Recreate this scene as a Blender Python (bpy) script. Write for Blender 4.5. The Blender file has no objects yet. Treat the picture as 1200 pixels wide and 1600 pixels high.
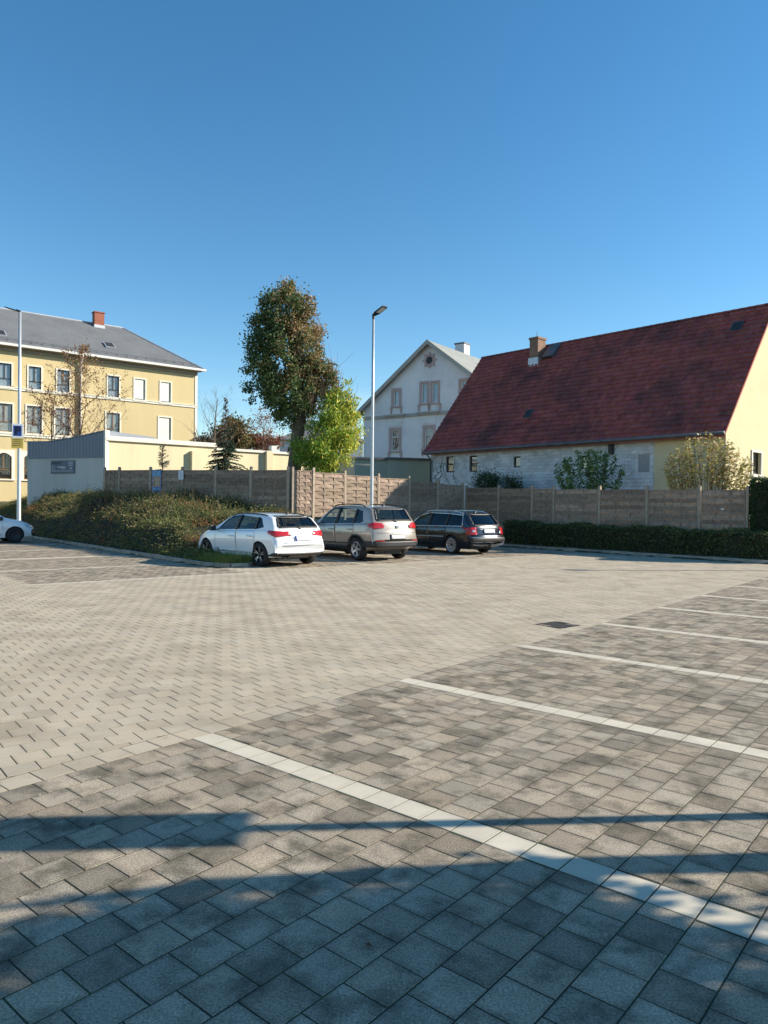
import bpy, bmesh, math, random
import numpy as np
from mathutils import Vector, Matrix
from mathutils.bvhtree import BVHTree

# ------------------------------------------------------------------ camera, sky, sun, exposure
scene = bpy.context.scene
COL = scene.collection
FPX, CAMH = 1140.0, 1.65                    # focal length in photo pixels, eye height in metres
PITCH = math.atan((790 - 800) / FPX)
ROLL = 0.010
cam_d = bpy.data.cameras.new('camera')
cam_d.sensor_fit = 'VERTICAL'
cam_d.sensor_height = 36.0
cam_d.lens = FPX / 1600 * 36.0
cam_d.clip_start = 0.05
cam_d.clip_end = 6000
cam = bpy.data.objects.new('camera', cam_d)
COL.objects.link(cam)
cam.matrix_world = (Matrix.Translation((0, 0, CAMH)) @ Matrix.Rotation(math.pi / 2 + PITCH, 4, 'X')
                    @ Matrix.Rotation(ROLL, 4, 'Z'))
scene.camera = cam

SUN_EL, SUN_AZ = math.radians(27), math.radians(85.5)      # azimuth from +Y towards +X
SUN = Vector((math.sin(SUN_AZ) * math.cos(SUN_EL), math.cos(SUN_AZ) * math.cos(SUN_EL), math.sin(SUN_EL)))
world = bpy.data.worlds.new('World')
scene.world = world
world.use_nodes = True
wn, wl = world.node_tree.nodes, world.node_tree.links
sky = wn.new('ShaderNodeTexSky')
sky.sky_type = 'NISHITA'
sky.sun_disc = False
sky.sun_elevation = SUN_EL
sky.sun_rotation = SUN_AZ
sky.altitude = 250
sky.air_density = 1.0
sky.dust_density = 0.0
sky.ozone_density = 1.6
hs = wn.new('ShaderNodeHueSaturation')               # the clear, saturated autumn blue of the photograph
hs.inputs['Saturation'].default_value = 1.3
hs.inputs['Hue'].default_value = 0.494
wl.new(sky.outputs['Color'], hs.inputs['Color'])
# thin cloud bank low over the horizon, all the way round
tc = wn.new('ShaderNodeTexCoord'); sep = wn.new('ShaderNodeSeparateXYZ'); wl.new(tc.outputs['Generated'], sep.inputs[0])
mp = wn.new('ShaderNodeMapping'); mp.inputs['Scale'].default_value = (3.0, 3.0, 14.0); wl.new(tc.outputs['Generated'], mp.inputs['Vector'])
cn = wn.new('ShaderNodeTexNoise'); cn.inputs['Scale'].default_value = 1.6; cn.inputs['Detail'].default_value = 7; wl.new(mp.outputs['Vector'], cn.inputs['Vector'])
cr = wn.new('ShaderNodeMapRange'); cr.inputs['From Min'].default_value = 0.46; cr.inputs['From Max'].default_value = 0.72; wl.new(cn.outputs['Fac'], cr.inputs['Value'])
el = wn.new('ShaderNodeMapRange'); el.inputs['From Min'].default_value = 0.16; el.inputs['From Max'].default_value = 0.07; wl.new(sep.outputs['Z'], el.inputs['Value'])
mu = wn.new('ShaderNodeMath'); mu.operation = 'MULTIPLY'; wl.new(cr.outputs[0], mu.inputs[0]); wl.new(el.outputs[0], mu.inputs[1])
mu2 = wn.new('ShaderNodeMath'); mu2.operation = 'MULTIPLY'; mu2.inputs[1].default_value = 0.75; wl.new(mu.outputs[0], mu2.inputs[0])
mxs = wn.new('ShaderNodeMix'); mxs.data_type = 'RGBA'; mxs.inputs['B'].default_value = (7.5, 7.8, 8.3, 1)
wl.new(mu2.outputs[0], mxs.inputs['Factor']); wl.new(hs.outputs['Color'], mxs.inputs['A'])
wl.new(mxs.outputs['Result'], wn['Background'].inputs['Color'])
wn['Background'].inputs['Strength'].default_value = 0.107
sun_d = bpy.data.lights.new('sun', 'SUN')
sun_d.energy = 4.9
sun_d.angle = math.radians(0.5)
sun_d.color = (1.0, 0.915, 0.785)
sun_o = bpy.data.objects.new('sun', sun_d)
COL.objects.link(sun_o)
sun_o.rotation_euler = SUN.to_track_quat('Z', 'Y').to_euler()
sun_o.location = (30, 0, 30)
scene.view_settings.view_transform = 'Standard'
scene.view_settings.look = 'None'
scene.view_settings.exposure = 0.78
scene.view_settings.gamma = 1.0
scene.view_settings.use_curve_mapping = False
scene.render.engine = 'CYCLES'

rng = np.random.default_rng(7)
random.seed(7)

# ------------------------------------------------------------------ photo pixel -> place
_R = cam.matrix_world.to_3x3()
def ray(px, py):
    d = _R @ Vector(((px - 600) / FPX, -(py - 800) / FPX, -1.0))
    return d
def on_z(px, py, z=0.0):
    d = ray(px, py); t = (z - CAMH) / d.z
    return Vector((d.x * t, d.y * t, z))
def at_y(px, py, Y):
    d = ray(px, py); t = Y / d.y
    return Vector((d.x * t, Y, CAMH + d.z * t))
def on_wall(px, py, A, ang):
    """distance along a vertical plane through A whose direction is (cos ang, sin ang), and height"""
    d = ray(px, py); c, s = math.cos(ang), math.sin(ang)
    # A + k*(c,s) = t*d
    det = d.x * -s + d.y * c
    t = (A[0] * -s + A[1] * c) / det
    P = Vector((d.x * t, d.y * t, CAMH + d.z * t))
    return (P.x - A[0]) * c + (P.y - A[1]) * s, P.z

# the town stands on one grid: lane courses run along P, cars point along N
PHI = math.radians(51)
PD = Vector((math.sin(PHI), math.cos(PHI)))
ND = Vector((-math.cos(PHI), math.sin(PHI)))
def pn(P, N): return Vector((PD.x * P + ND.x * N, PD.y * P + ND.y * N))
def to_pn(x, y): return PD.x * x + PD.y * y, ND.x * x + ND.y * y

def sstep(a, b, x):
    t = min(1.0, max(0.0, (x - a) / (b - a)))
    return t * t * (3 - 2 * t)
def lot_out(x, y):
    P, N = to_pn(x, y)
    d1 = P - 8.45
    pe = 22.85
    d2 = max(N - 22.7, 9.75 - P, P - pe)
    d3 = max(N - 17.3, P - pe)
    return min(d1, d2, d3)
def terrain(x, y):
    P, N = to_pn(x, y)
    d = lot_out(x, y)
    if d <= 0: return -0.06
    t = 1.3
    if P < 14.6:
        return 0.05 + 0.85 * sstep(0.1, 5.0, d) * sstep(19.5, 25, N) + sstep(40, 75, y) * 1.3
    t = 0.9 + (0.72 - 0.9) * sstep(14.5, 22.0, P)
    t += (0.62 - 0.72) * sstep(21, 12, N) * sstep(20, 24, P)
    z = 0.05 + t * (0.55 * sstep(0.1, 1.0, d) + 0.45 * sstep(0.1, 2.6, d))
    far = sstep(40, 75, y) * 0.9
    return z + far

# ------------------------------------------------------------------ objects and naming
def link(o, parent=None):
    COL.objects.link(o)
    if parent is not None: o.parent = parent
    return o
def tag(o, label=None, cat=None, group=None, kind=None):
    if label: o['label'] = label
    if cat: o['category'] = cat
    if group: o['group'] = group
    if kind: o['kind'] = kind
    return o
def thing(name, label, cat, loc=(0, 0, 0), rz=0.0, group=None):
    o = bpy.data.objects.new(name, None)
    o.empty_display_size = 0.2
    link(o); o.location = loc; o.rotation_euler = (0, 0, rz)
    return tag(o, label, cat, group)

class MB:
    """collects vertices and faces for one mesh object"""
    def __init__(s): s.v, s.f, s.m, s.t = [], [], [], []
    def add(s, vs, fs, mi=0, tint=None):
        b = len(s.v); s.v += [tuple(v) for v in vs]
        for f in fs:
            s.f.append(tuple(b + i for i in f)); s.m.append(mi); s.t.append(tint or (1, 1, 1))
        return s
    def box(s, x0, x1, y0, y1, z0, z1, mi=0, M=None, tint=None):
        vs = [Vector((x, y, z)) for z in (z0, z1) for y in (y0, y1) for x in (x0, x1)]
        if M is not None: vs = [M @ v for v in vs]
        return s.add(vs, [(0, 2, 3, 1), (4, 5, 7, 6), (0, 1, 5, 4), (2, 6, 7, 3), (0, 4, 6, 2), (1, 3, 7, 5)], mi, tint)
    def prism(s, poly, axis, a0, a1, mi=0, M=None, tint=None):
        """poly: 2D points; axis 'x','y','z' is the extrusion axis"""
        def mk(p, a):
            v = {'x': (a, p[0], p[1]), 'y': (p[0], a, p[1]), 'z': (p[0], p[1], a)}[axis]
            v = Vector(v); return M @ v if M is not None else v
        n = len(poly)
        vs = [mk(p, a0) for p in poly] + [mk(p, a1) for p in poly]
        fs = [tuple(range(n))[::-1], tuple(range(n, 2 * n))] + [(i, (i + 1) % n, n + (i + 1) % n, n + i) for i in range(n)]
        return s.add(vs, fs, mi, tint)
    def tube(s, pts, rad, n=8, mi=0, cap=True, tint=None):
        pts = [Vector(p) for p in pts]
        if not hasattr(rad, '__len__'): rad = [rad] * len(pts)
        b = []
        prev = None
        for i, p in enumerate(pts):
            t = (pts[min(i + 1, len(pts) - 1)] - pts[max(i - 1, 0)]).normalized()
            if prev is None:
                a = Vector((1, 0, 0)) if abs(t.x) < 0.8 else Vector((0, 1, 0))
                u = t.cross(a).normalized()
            else:
                u = (prev - t * prev.dot(t)).normalized()
            prev = u; w = t.cross(u)
            b += [p + (u * math.cos(k * 2 * math.pi / n) + w * math.sin(k * 2 * math.pi / n)) * rad[i] for k in range(n)]
        fs = [(i * n + k, i * n + (k + 1) % n, (i + 1) * n + (k + 1) % n, (i + 1) * n + k) for i in range(len(pts) - 1) for k in range(n)]
        if cap: fs += [tuple(range(n))[::-1], tuple(range((len(pts) - 1) * n, len(pts) * n))]
        return s.add(b, fs, mi, tint)
    def lathe(s, prof, n=24, mi=0, M=None, closed=False):
        """prof: (r, h) pairs revolved about local Y"""
        vs = []
        for r, h in prof:
            for k in range(n):
                a = 2 * math.pi * k / n
                v = Vector((r * math.cos(a), h, r * math.sin(a)))
                vs.append(M @ v if M is not None else v)
        m = len(prof)
        rg = range(m if closed else m - 1)
        fs = [(i * n + k, i * n + (k + 1) % n, ((i + 1) % m) * n + (k + 1) % n, ((i + 1) % m) * n + k) for i in rg for k in range(n)]
        return s.add(vs, fs, mi)
    def mesh(s, name, mats, smooth=False, weld=False):
        me = bpy.data.meshes.new(name)
        me.from_pydata(s.v, [], s.f)
        for m in (mats if isinstance(mats, (list, tuple)) else [mats]): me.materials.append(m)
        if any(s.m): me.polygons.foreach_set('material_index', s.m)
        ca = me.color_attributes.new('tint', 'FLOAT_COLOR', 'CORNER')
        arr = np.ones((len(me.loops), 4), np.float32)
        if any(t != (1, 1, 1) for t in s.t):
            flat = []
            for t, f in zip(s.t, s.f): flat += t if isinstance(t, list) else [t] * len(f)   # a list holds one colour per corner
            arr[:, :3] = np.array(flat, np.float32)
        ca.data.foreach_set('color', arr.ravel())
        if smooth: me.polygons.foreach_set('use_smooth', [True] * len(me.polygons))
        bm = bmesh.new(); bm.from_mesh(me)
        if weld: bmesh.ops.remove_doubles(bm, verts=bm.verts, dist=1e-4)
        bmesh.ops.recalc_face_normals(bm, faces=bm.faces)
        bm.to_mesh(me); bm.free()
        me.update()
        return me
    def build(s, name, mats, parent=None, smooth=False, weld=False):
        o = bpy.data.objects.new(name, s.mesh(name, mats, smooth, weld))
        return link(o, parent)

def quads(name, V, tint, mat, parent=None):
    """V: (n,4,3) array of quads, tint: (n,3) colours -> one mesh object, fast"""
    n = len(V)
    me = bpy.data.meshes.new(name)
    me.vertices.add(n * 4); me.vertices.foreach_set('co', np.ascontiguousarray(V, np.float32).ravel())
    me.loops.add(n * 4); me.loops.foreach_set('vertex_index', np.arange(n * 4, dtype=np.int32))
    me.polygons.add(n); me.polygons.foreach_set('loop_start', np.arange(0, n * 4, 4, dtype=np.int32))
    me.materials.append(mat)
    ca = me.color_attributes.new('tint', 'FLOAT_COLOR', 'CORNER')
    c = np.ones((n, 4, 4), np.float32); c[:, :, :3] = np.asarray(tint, np.float32)[:, None, :]
    ca.data.foreach_set('color', c.ravel())
    me.update(calc_edges=True); me.validate()
    o = bpy.data.objects.new(name, me)
    return link(o, parent)

def text_mesh(name, txt, size, mat, parent, M, extrude=0.004, align='LEFT', bold=0.0):
    cu = bpy.data.curves.new(name, 'FONT')
    cu.body = txt; cu.size = size; cu.extrude = extrude; cu.align_x = align; cu.offset = bold
    o = bpy.data.objects.new(name, cu); COL.objects.link(o)
    dg = bpy.context.evaluated_depsgraph_get()
    me = bpy.data.meshes.new_from_object(o.evaluated_get(dg))
    bpy.data.objects.remove(o); bpy.data.curves.remove(cu)
    me.materials.clear(); me.materials.append(mat)
    me.transform(M)
    ob = bpy.data.objects.new(name, me)
    return link(ob, parent)

# ------------------------------------------------------------------ materials
def mat(name, col, rough=0.7, var=0.12, scale=6.0, fine=0.0, fscale=120.0, bump=0.0, bscale=80.0, metal=0.0,
        spec=0.5, coat=0.0, world_co=True, streak=False, dirt=None, dscale=1.2, damount=0.5, detail=4.0):
    """Principled with colour = col * tint attribute * object colour * noise; dirt = second colour in patches"""
    m = bpy.data.materials.new(name); m.use_nodes = True
    n, l = m.node_tree.nodes, m.node_tree.links
    b = n['Principled BSDF']
    b.inputs['Roughness'].default_value = rough
    b.inputs['Metallic'].default_value = metal
    b.inputs['Specular IOR Level'].default_value = spec
    b.inputs['Coat Weight'].default_value = coat
    b.inputs['Coat Roughness'].default_value = 0.04
    if world_co:
        g = n.new('ShaderNodeNewGeometry'); co = g.outputs['Position']
    else:
        g = n.new('ShaderNodeTexCoord'); co = g.outputs['Object']
    if streak:
        mp = n.new('ShaderNodeMapping'); mp.inputs['Scale'].default_value = (1, 1, 0.12)
        l.new(co, mp.inputs['Vector']); cs = mp.outputs['Vector']
    else: cs = co
    def noise(sc, c, det=detail, ro=0.55):
        t = n.new('ShaderNodeTexNoise'); t.inputs['Scale'].default_value = sc
        t.inputs['Detail'].default_value = det; t.inputs['Roughness'].default_value = ro
        l.new(c, t.inputs['Vector']); return t.outputs['Fac']
    def mul(a, bb):
        x = n.new('ShaderNodeMix'); x.data_type = 'RGBA'; x.blend_type = 'MULTIPLY'
        x.inputs['Factor'].default_value = 1.0
        l.new(a, x.inputs['A']); l.new(bb, x.inputs['B']); return x.outputs['Result']
    def rng_(f, lo, hi, a=0.3, bb=0.7):
        x = n.new('ShaderNodeMapRange'); x.inputs['From Min'].default_value = a; x.inputs['From Max'].default_value = bb
        x.inputs['To Min'].default_value = lo; x.inputs['To Max'].default_value = hi
        l.new(f, x.inputs['Value']); return x.outputs['Result']
    rgb = n.new('ShaderNodeRGB'); rgb.outputs[0].default_value = (*col, 1)
    c = rgb.outputs[0]
    at = n.new('ShaderNodeAttribute'); at.attribute_name = 'tint'
    oi = n.new('ShaderNodeObjectInfo')
    c = mul(c, at.outputs['Color']); c = mul(c, oi.outputs['Color'])
    if dirt is not None:
        f = rng_(noise(dscale, cs, 5.0, 0.62), 0, damount, 0.47, 0.66)
        x = n.new('ShaderNodeMix'); x.data_type = 'RGBA'
        l.new(f, x.inputs['Factor']); l.new(c, x.inputs['A'])
        d = n.new('ShaderNodeRGB'); d.outputs[0].default_value = (*dirt, 1)
        l.new(d.outputs[0], x.inputs['B']); c = x.outputs['Result']
    if var: c = mul(c, rng_(noise(scale, cs), 1 - var, 1 + var))
    if fine: c = mul(c, rng_(noise(fscale, co, 3.0, 0.7), 1 - fine, 1 + fine))
    l.new(c, b.inputs['Base Color'])
    if bump:
        bp = n.new('ShaderNodeBump'); bp.inputs['Strength'].default_value = bump
        bp.inputs['Distance'].default_value = 0.01
        l.new(noise(bscale, co, 4.0), bp.inputs['Height']); l.new(bp.outputs['Normal'], b.inputs['Normal'])
    return m

def leaf_mat(name, trans=0.35):
    m = bpy.data.materials.new(name); m.use_nodes = True
    n, l = m.node_tree.nodes, m.node_tree.links
    n.remove(n['Principled BSDF'])
    at = n.new('ShaderNodeAttribute'); at.attribute_name = 'tint'
    d = n.new('ShaderNodeBsdfPrincipled'); d.inputs['Roughness'].default_value = 0.55
    d.inputs['Specular IOR Level'].default_value = 0.35
    t = n.new('ShaderNodeBsdfTranslucent')
    x = n.new('ShaderNodeMixShader'); x.inputs['Fac'].default_value = trans
    l.new(at.outputs['Color'], d.inputs['Base Color']); l.new(at.outputs['Color'], t.inputs['Color'])
    l.new(d.outputs[0], x.inputs[1]); l.new(t.outputs[0], x.inputs[2])
    l.new(x.outputs[0], n['Material Output'].inputs['Surface'])
    return m

def glass_mat(name, tint=(0.55, 0.65, 0.66), refl=0.06):
    m = bpy.data.materials.new(name); m.use_nodes = True
    n, l = m.node_tree.nodes, m.node_tree.links
    n.remove(n['Principled BSDF'])
    fr = n.new('ShaderNodeLayerWeight'); fr.inputs['Blend'].default_value = 0.5
    pw = n.new('ShaderNodeMath'); pw.operation = 'POWER'; pw.inputs[1].default_value = 4.0
    l.new(fr.outputs['Facing'], pw.inputs[0])
    tr = n.new('ShaderNodeBsdfTransparent'); tr.inputs['Color'].default_value = (*tint, 1)
    gl = n.new('ShaderNodeBsdfGlossy'); gl.inputs['Roughness'].default_value = 0.02
    ad = n.new('ShaderNodeMath'); ad.operation = 'ADD'; ad.inputs[1].default_value = refl
    x = n.new('ShaderNodeMixShader')
    l.new(pw.outputs[0], ad.inputs[0]); l.new(ad.outputs[0], x.inputs['Fac'])
    l.new(tr.outputs[0], x.inputs[1]); l.new(gl.outputs[0], x.inputs[2])
    l.new(x.outputs[0], n['Material Output'].inputs['Surface'])
    return m

M = {}
M['paver'] = mat('concrete_paver', (0.375, 0.312, 0.232), 0.88, 0.12, 3.0, 0.52, 110.0, 0.6, 180.0, spec=0.2, dirt=(0.105, 0.092, 0.066), dscale=3.9, damount=0.85, detail=6.0)
M['lane'] = mat('beige_paver', (0.46, 0.39, 0.29), 0.88, 0.09, 1.3, 0.25, 160.0, 0.4, 260.0, spec=0.2, dirt=(0.29, 0.24, 0.17), dscale=1.6, damount=0.5)
M['white_stone'] = mat('white_marking_stone', (0.58, 0.515, 0.40), 0.8, 0.08, 4.0, 0.12, 330.0, 0.3, 420.0, spec=0.3, dirt=(0.45, 0.40, 0.32), dscale=2.4, damount=0.4)
M['sand'] = mat('joint_sand', (0.05, 0.044, 0.028), 0.95, 0.3, 3.0, 0.4, 150.0, dirt=(0.055, 0.085, 0.03), dscale=1.5, damount=0.8)
M['soil'] = mat('soil_and_grass', (0.06, 0.062, 0.028), 0.95, 0.35, 1.3, 0.4, 25.0, dirt=(0.085, 0.06, 0.035), dscale=0.8, damount=0.6)
M['kerb'] = mat('kerb_concrete', (0.33, 0.30, 0.25), 0.85, 0.15, 4.0, 0.25, 150.0, 0.4, 200.0, dirt=(0.14, 0.14, 0.09), dscale=2.5, damount=0.6)
M['asphalt'] = mat('asphalt', (0.05, 0.05, 0.052), 0.9, 0.15, 1.0, 0.3, 200.0)
M['iron'] = mat('cast_iron', (0.05, 0.042, 0.04), 0.6, 0.2, 12.0, metal=0.6)
M['fence'] = mat('weathered_wood', (0.325, 0.24, 0.18), 0.85, 0.22, 9.0, 0.2, 90.0, 0.3, 90.0, spec=0.2, dirt=(0.2, 0.155, 0.122), dscale=2.2, damount=0.5)
M['post'] = mat('wooden_post', (0.42, 0.335, 0.25), 0.85, 0.2, 7.0, 0.2, 90.0, 0.3, 90.0, spec=0.2)
M['galv'] = mat('galvanised_steel', (0.52, 0.54, 0.55), 0.42, 0.08, 6.0, metal=0.55)
M['lamp_black'] = mat('dark_lamp_housing', (0.03, 0.033, 0.037), 0.45, 0.05)
M['black'] = mat('black_plastic', (0.018, 0.018, 0.019), 0.5, 0.1, 20.0)
M['interior'] = mat('dark_car_interior', (0.022, 0.022, 0.024), 0.85, 0.1, 20.0)
M['tyre'] = mat('tyre_rubber', (0.016, 0.016, 0.017), 0.8, 0.15, 20.0)
M['chrome'] = mat('chrome_trim', (0.75, 0.75, 0.76), 0.14, 0.02, metal=1.0)
M['alloy'] = mat('alloy_wheel', (0.62, 0.62, 0.64), 0.28, 0.05, metal=0.85)
M['alloy_dark'] = mat('dark_wheel', (0.03, 0.03, 0.032), 0.4, 0.1, metal=0.3)
M['red_lens'] = mat('red_lens', (0.42, 0.012, 0.014), 0.14, 0.05, 30.0, coat=0.6)
M['clear_lens'] = mat('clear_lens', (0.55, 0.57, 0.6), 0.1, 0.1, 40.0, metal=0.5, coat=0.8)
M['plate'] = mat('number_plate', (0.78, 0.78, 0.76), 0.4, 0.03)
M['plate_blue'] = mat('plate_blue', (0.01, 0.06, 0.32), 0.4, 0.03)
M['glass'] = glass_mat('car_glass', (0.62, 0.72, 0.70), 0.05)
M['glass_dark'] = glass_mat('tinted_car_glass', (0.06, 0.07, 0.085), 0.05)
M['pane'] = glass_mat('window_glass', (0.9, 0.92, 0.92), 0.08)
M['white_paint'] = mat('white_car_paint', (0.82, 0.83, 0.84), 0.3, 0.015, 3.0, coat=1.0)
M['beige_paint'] = mat('champagne_car_paint', (0.36, 0.305, 0.255), 0.3, 0.02, 3.0, metal=0.35, coat=1.0)
M['black_paint'] = mat('black_car_paint', (0.008, 0.009, 0.014), 0.2, 0.02, 3.0, coat=1.0)
M['leaf'] = leaf_mat('leaves', 0.35)
M['needle'] = leaf_mat('needles', 0.15)
M['bark'] = mat('bark', (0.15, 0.115, 0.085), 0.9, 0.3, 8.0, 0.3, 40.0, 0.8, 25.0)
M['twig'] = mat('twig_bark', (0.13, 0.095, 0.07), 0.9, 0.25, 6.0)
M['core'] = mat('hedge_shade_core', (0.02, 0.023, 0.011), 0.95, 0.3, 4.0)  # near-black filler: shade inside the foliage put into the colour
M['paper'] = mat('notice_paper', (0.7, 0.71, 0.72), 0.6, 0.04)
M['sign_white'] = mat('sign_white', (0.75, 0.76, 0.78), 0.4, 0.04)
M['sign_blue'] = mat('sign_blue', (0.012, 0.045, 0.23), 0.4, 0.05)
M['sign_yellow'] = mat('sign_yellow', (0.55, 0.40, 0.08), 0.5, 0.08)
M['ink'] = mat('dark_print', (0.06, 0.055, 0.05), 0.6, 0.05)

# ------------------------------------------------------------------ 2D polygon helpers
def clip_half(poly, a, b, c):
    """keep a*x+b*y <= c"""
    out = []
    for i in range(len(poly)):
        p, q = poly[i], poly[(i + 1) % len(poly)]
        dp, dq = a * p[0] + b * p[1] - c, a * q[0] + b * q[1] - c
        if dp <= 0: out.append(p)
        if (dp < 0 < dq) or (dq < 0 < dp):
            t = dp / (dp - dq); out.append((p[0] + (q[0] - p[0]) * t, p[1] + (q[1] - p[1]) * t))
    return out
def area(poly):
    return 0.5 * sum(poly[i][0] * poly[(i + 1) % len(poly)][1] - poly[(i + 1) % len(poly)][0] * poly[i][1] for i in range(len(poly)))
def inset(poly, d):
    if area(poly) < 0: poly = poly[::-1]
    q = []
    for p in poly:
        if not q or math.hypot(p[0] - q[-1][0], p[1] - q[-1][1]) > 1e-4: q.append(p)
    if len(q) > 1 and math.hypot(q[0][0] - q[-1][0], q[0][1] - q[-1][1]) < 1e-4: q.pop()
    out = list(q)
    for i in range(len(q)):
        a, b = q[i], q[(i + 1) % len(q)]
        L = math.hypot(b[0] - a[0], b[1] - a[1])
        nx, ny = (b[1] - a[1]) / L, -(b[0] - a[0]) / L     # outward normal for ccw
        out = clip_half(out, nx, ny, nx * a[0] + ny * a[1] - d)
        if len(out) < 3: return []
    return out
def clip_cell(poly, x0, x1, y0, y1):
    for a, b, c in ((-1, 0, -x0), (1, 0, x1), (0, -1, -y0), (0, 1, y1)):
        poly = clip_half(poly, a, b, c)
        if len(poly) < 3: return []
    return poly
def lerp_keys(keys, x):
    if x <= keys[0][0]: return keys[0][1]
    for (a, va), (b, vb) in zip(keys, keys[1:]):
        if x <= b:
            return va + (vb - va) * (x - a) / (b - a)
    return keys[-1][1]
# ------------------------------------------------------------------ ground sheet
def make_ground():
    xs = sorted(set([-2500, -900, -400, -200, -120, -80, -55, -40] + [round(-32 + 0.6 * i, 3) for i in range(107)] + [40, 55, 80, 120, 200, 400, 900, 2500]))
    ys = sorted(set([-2500, -900, -300, -100, -40, -20, -8, 0, 6, 10] + [round(12 + 0.6 * i, 3) for i in range(75)] + [60, 66, 74, 90, 120, 200, 400, 900, 2500]))
    nx, ny = len(xs), len(ys)
    vs = [(x, y, terrain(x, y) + 0.0) for y in ys for x in xs]
    fs = [(j * nx + i, j * nx + i + 1, (j + 1) * nx + i + 1, (j + 1) * nx + i) for j in range(ny - 1) for i in range(nx - 1)]
    o = MB().add(vs, fs).build('ground', M['soil'], smooth=True)
    tag(o, kind='structure')
make_ground()

# ------------------------------------------------------------------ paving
LO = Vector((-1.214, 5.127)); LA = math.radians(40.12)
U = Vector((math.sin(LA), math.cos(LA))); V = Vector((math.cos(LA), -math.sin(LA)))
def to_uv(x, y):
    d = Vector((x, y)) - LO
    return d.dot(U), d.dot(V)
def bed_rect(mb, P0, P1, N0, N1):
    mb.add([(*pn(P, N), -0.0024) for P, N in ((P0, N0), (P1, N0), (P1, N1), (P0, N1))], [(0, 1, 2, 3)])
bed = MB()
bed_rect(bed, -40, 8.45, -30, 60)
bed_rect(bed, 8.45, 22.85, -30, 17.3)
bed_rect(bed, 9.75, 22.85, 17.3, 22.7)
pavement = bed.build('parking_lot_paving', M['sand'])
tag(pavement, kind='structure')

blocks = []     # (polygon in world xy, material index, tint, full-square info or None)
def in_view(x, y):
    return y > -1.0 and abs(x) < 0.60 * max(y, 0) + 3.2 and y < 36
def grey_tint():
    b = random.choice((0.7, 0.84, 0.91, 0.96, 1.0, 1.02, 1.05, 1.09)) * random.uniform(0.93, 1.07)
    w = random.uniform(-0.03, 0.03)
    return (b * (1 + w), b, b * (1 - w))
def lane_tint():
    b = random.uniform(0.94, 1.05); w = random.uniform(-0.02, 0.02)
    if random.random() < 0.03: b *= 0.86
    return (b * (1 + w), b, b * (1 - w))
def emit(poly, mi, tint, full=None):
    if len(poly) >= 3 and abs(area(poly)) > 0.0012: blocks.append((poly, mi, tint, full))

# bays on the right: courses run along U, white stone lines run along V
BW, PITCHB = 2.279, 0.2
def uvw(u, v): q = LO + U * u + V * v; return (q.x, q.y)
lines_u = [k * BW for k in range(-1, 11)]
for j in range(-1, 34):
    v0 = -0.08 + PITCHB * j
    if j == -1: segs, off = [(-8, 24)], 0.07
    else:
        segs, off = [], (0.1 if j % 2 else 0.0)
        e = [-8] + [x for L in lines_u for x in (L - 0.09, L + 0.09)] + [24]
        segs = [(e[i], e[i + 1]) for i in range(0, len(e), 2)]
    for a, b in segs:
        i0 = math.floor((a - off) / PITCHB)
        while off + i0 * PITCHB < b:
            s0, s1 = off + i0 * PITCHB, off + (i0 + 1) * PITCHB
            i0 += 1
            c = uvw((s0 + s1) / 2, v0 + 0.1)
            if not in_view(*c) or lot_out(*c) > -0.05: continue
            full = s0 >= a - 1e-6 and s1 <= b + 1e-6
            s0, s1 = max(s0, a), min(s1, b)
            if s1 - s0 < 0.02: continue
            poly = [uvw(s0, v0), uvw(s0, v0 + PITCHB), uvw(s1, v0 + PITCHB), uvw(s1, v0)]
            if j == -1: emit(poly, 0, lane_tint(), (c, LA) if full else None)
            else: emit(poly, 1, grey_tint(), (c, LA) if full else None)
    if j >= 0:
        for L in lines_u:
            c = uvw(L, v0 + 0.1)
            if in_view(*c) and lot_out(*c) < -0.05:
                b = random.uniform(0.93, 1.05)
                emit([uvw(L - 0.09, v0), uvw(L - 0.09, v0 + 0.2), uvw(L + 0.09, v0 + 0.2), uvw(L + 0.09, v0)], 2, (b, b, b))

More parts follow.
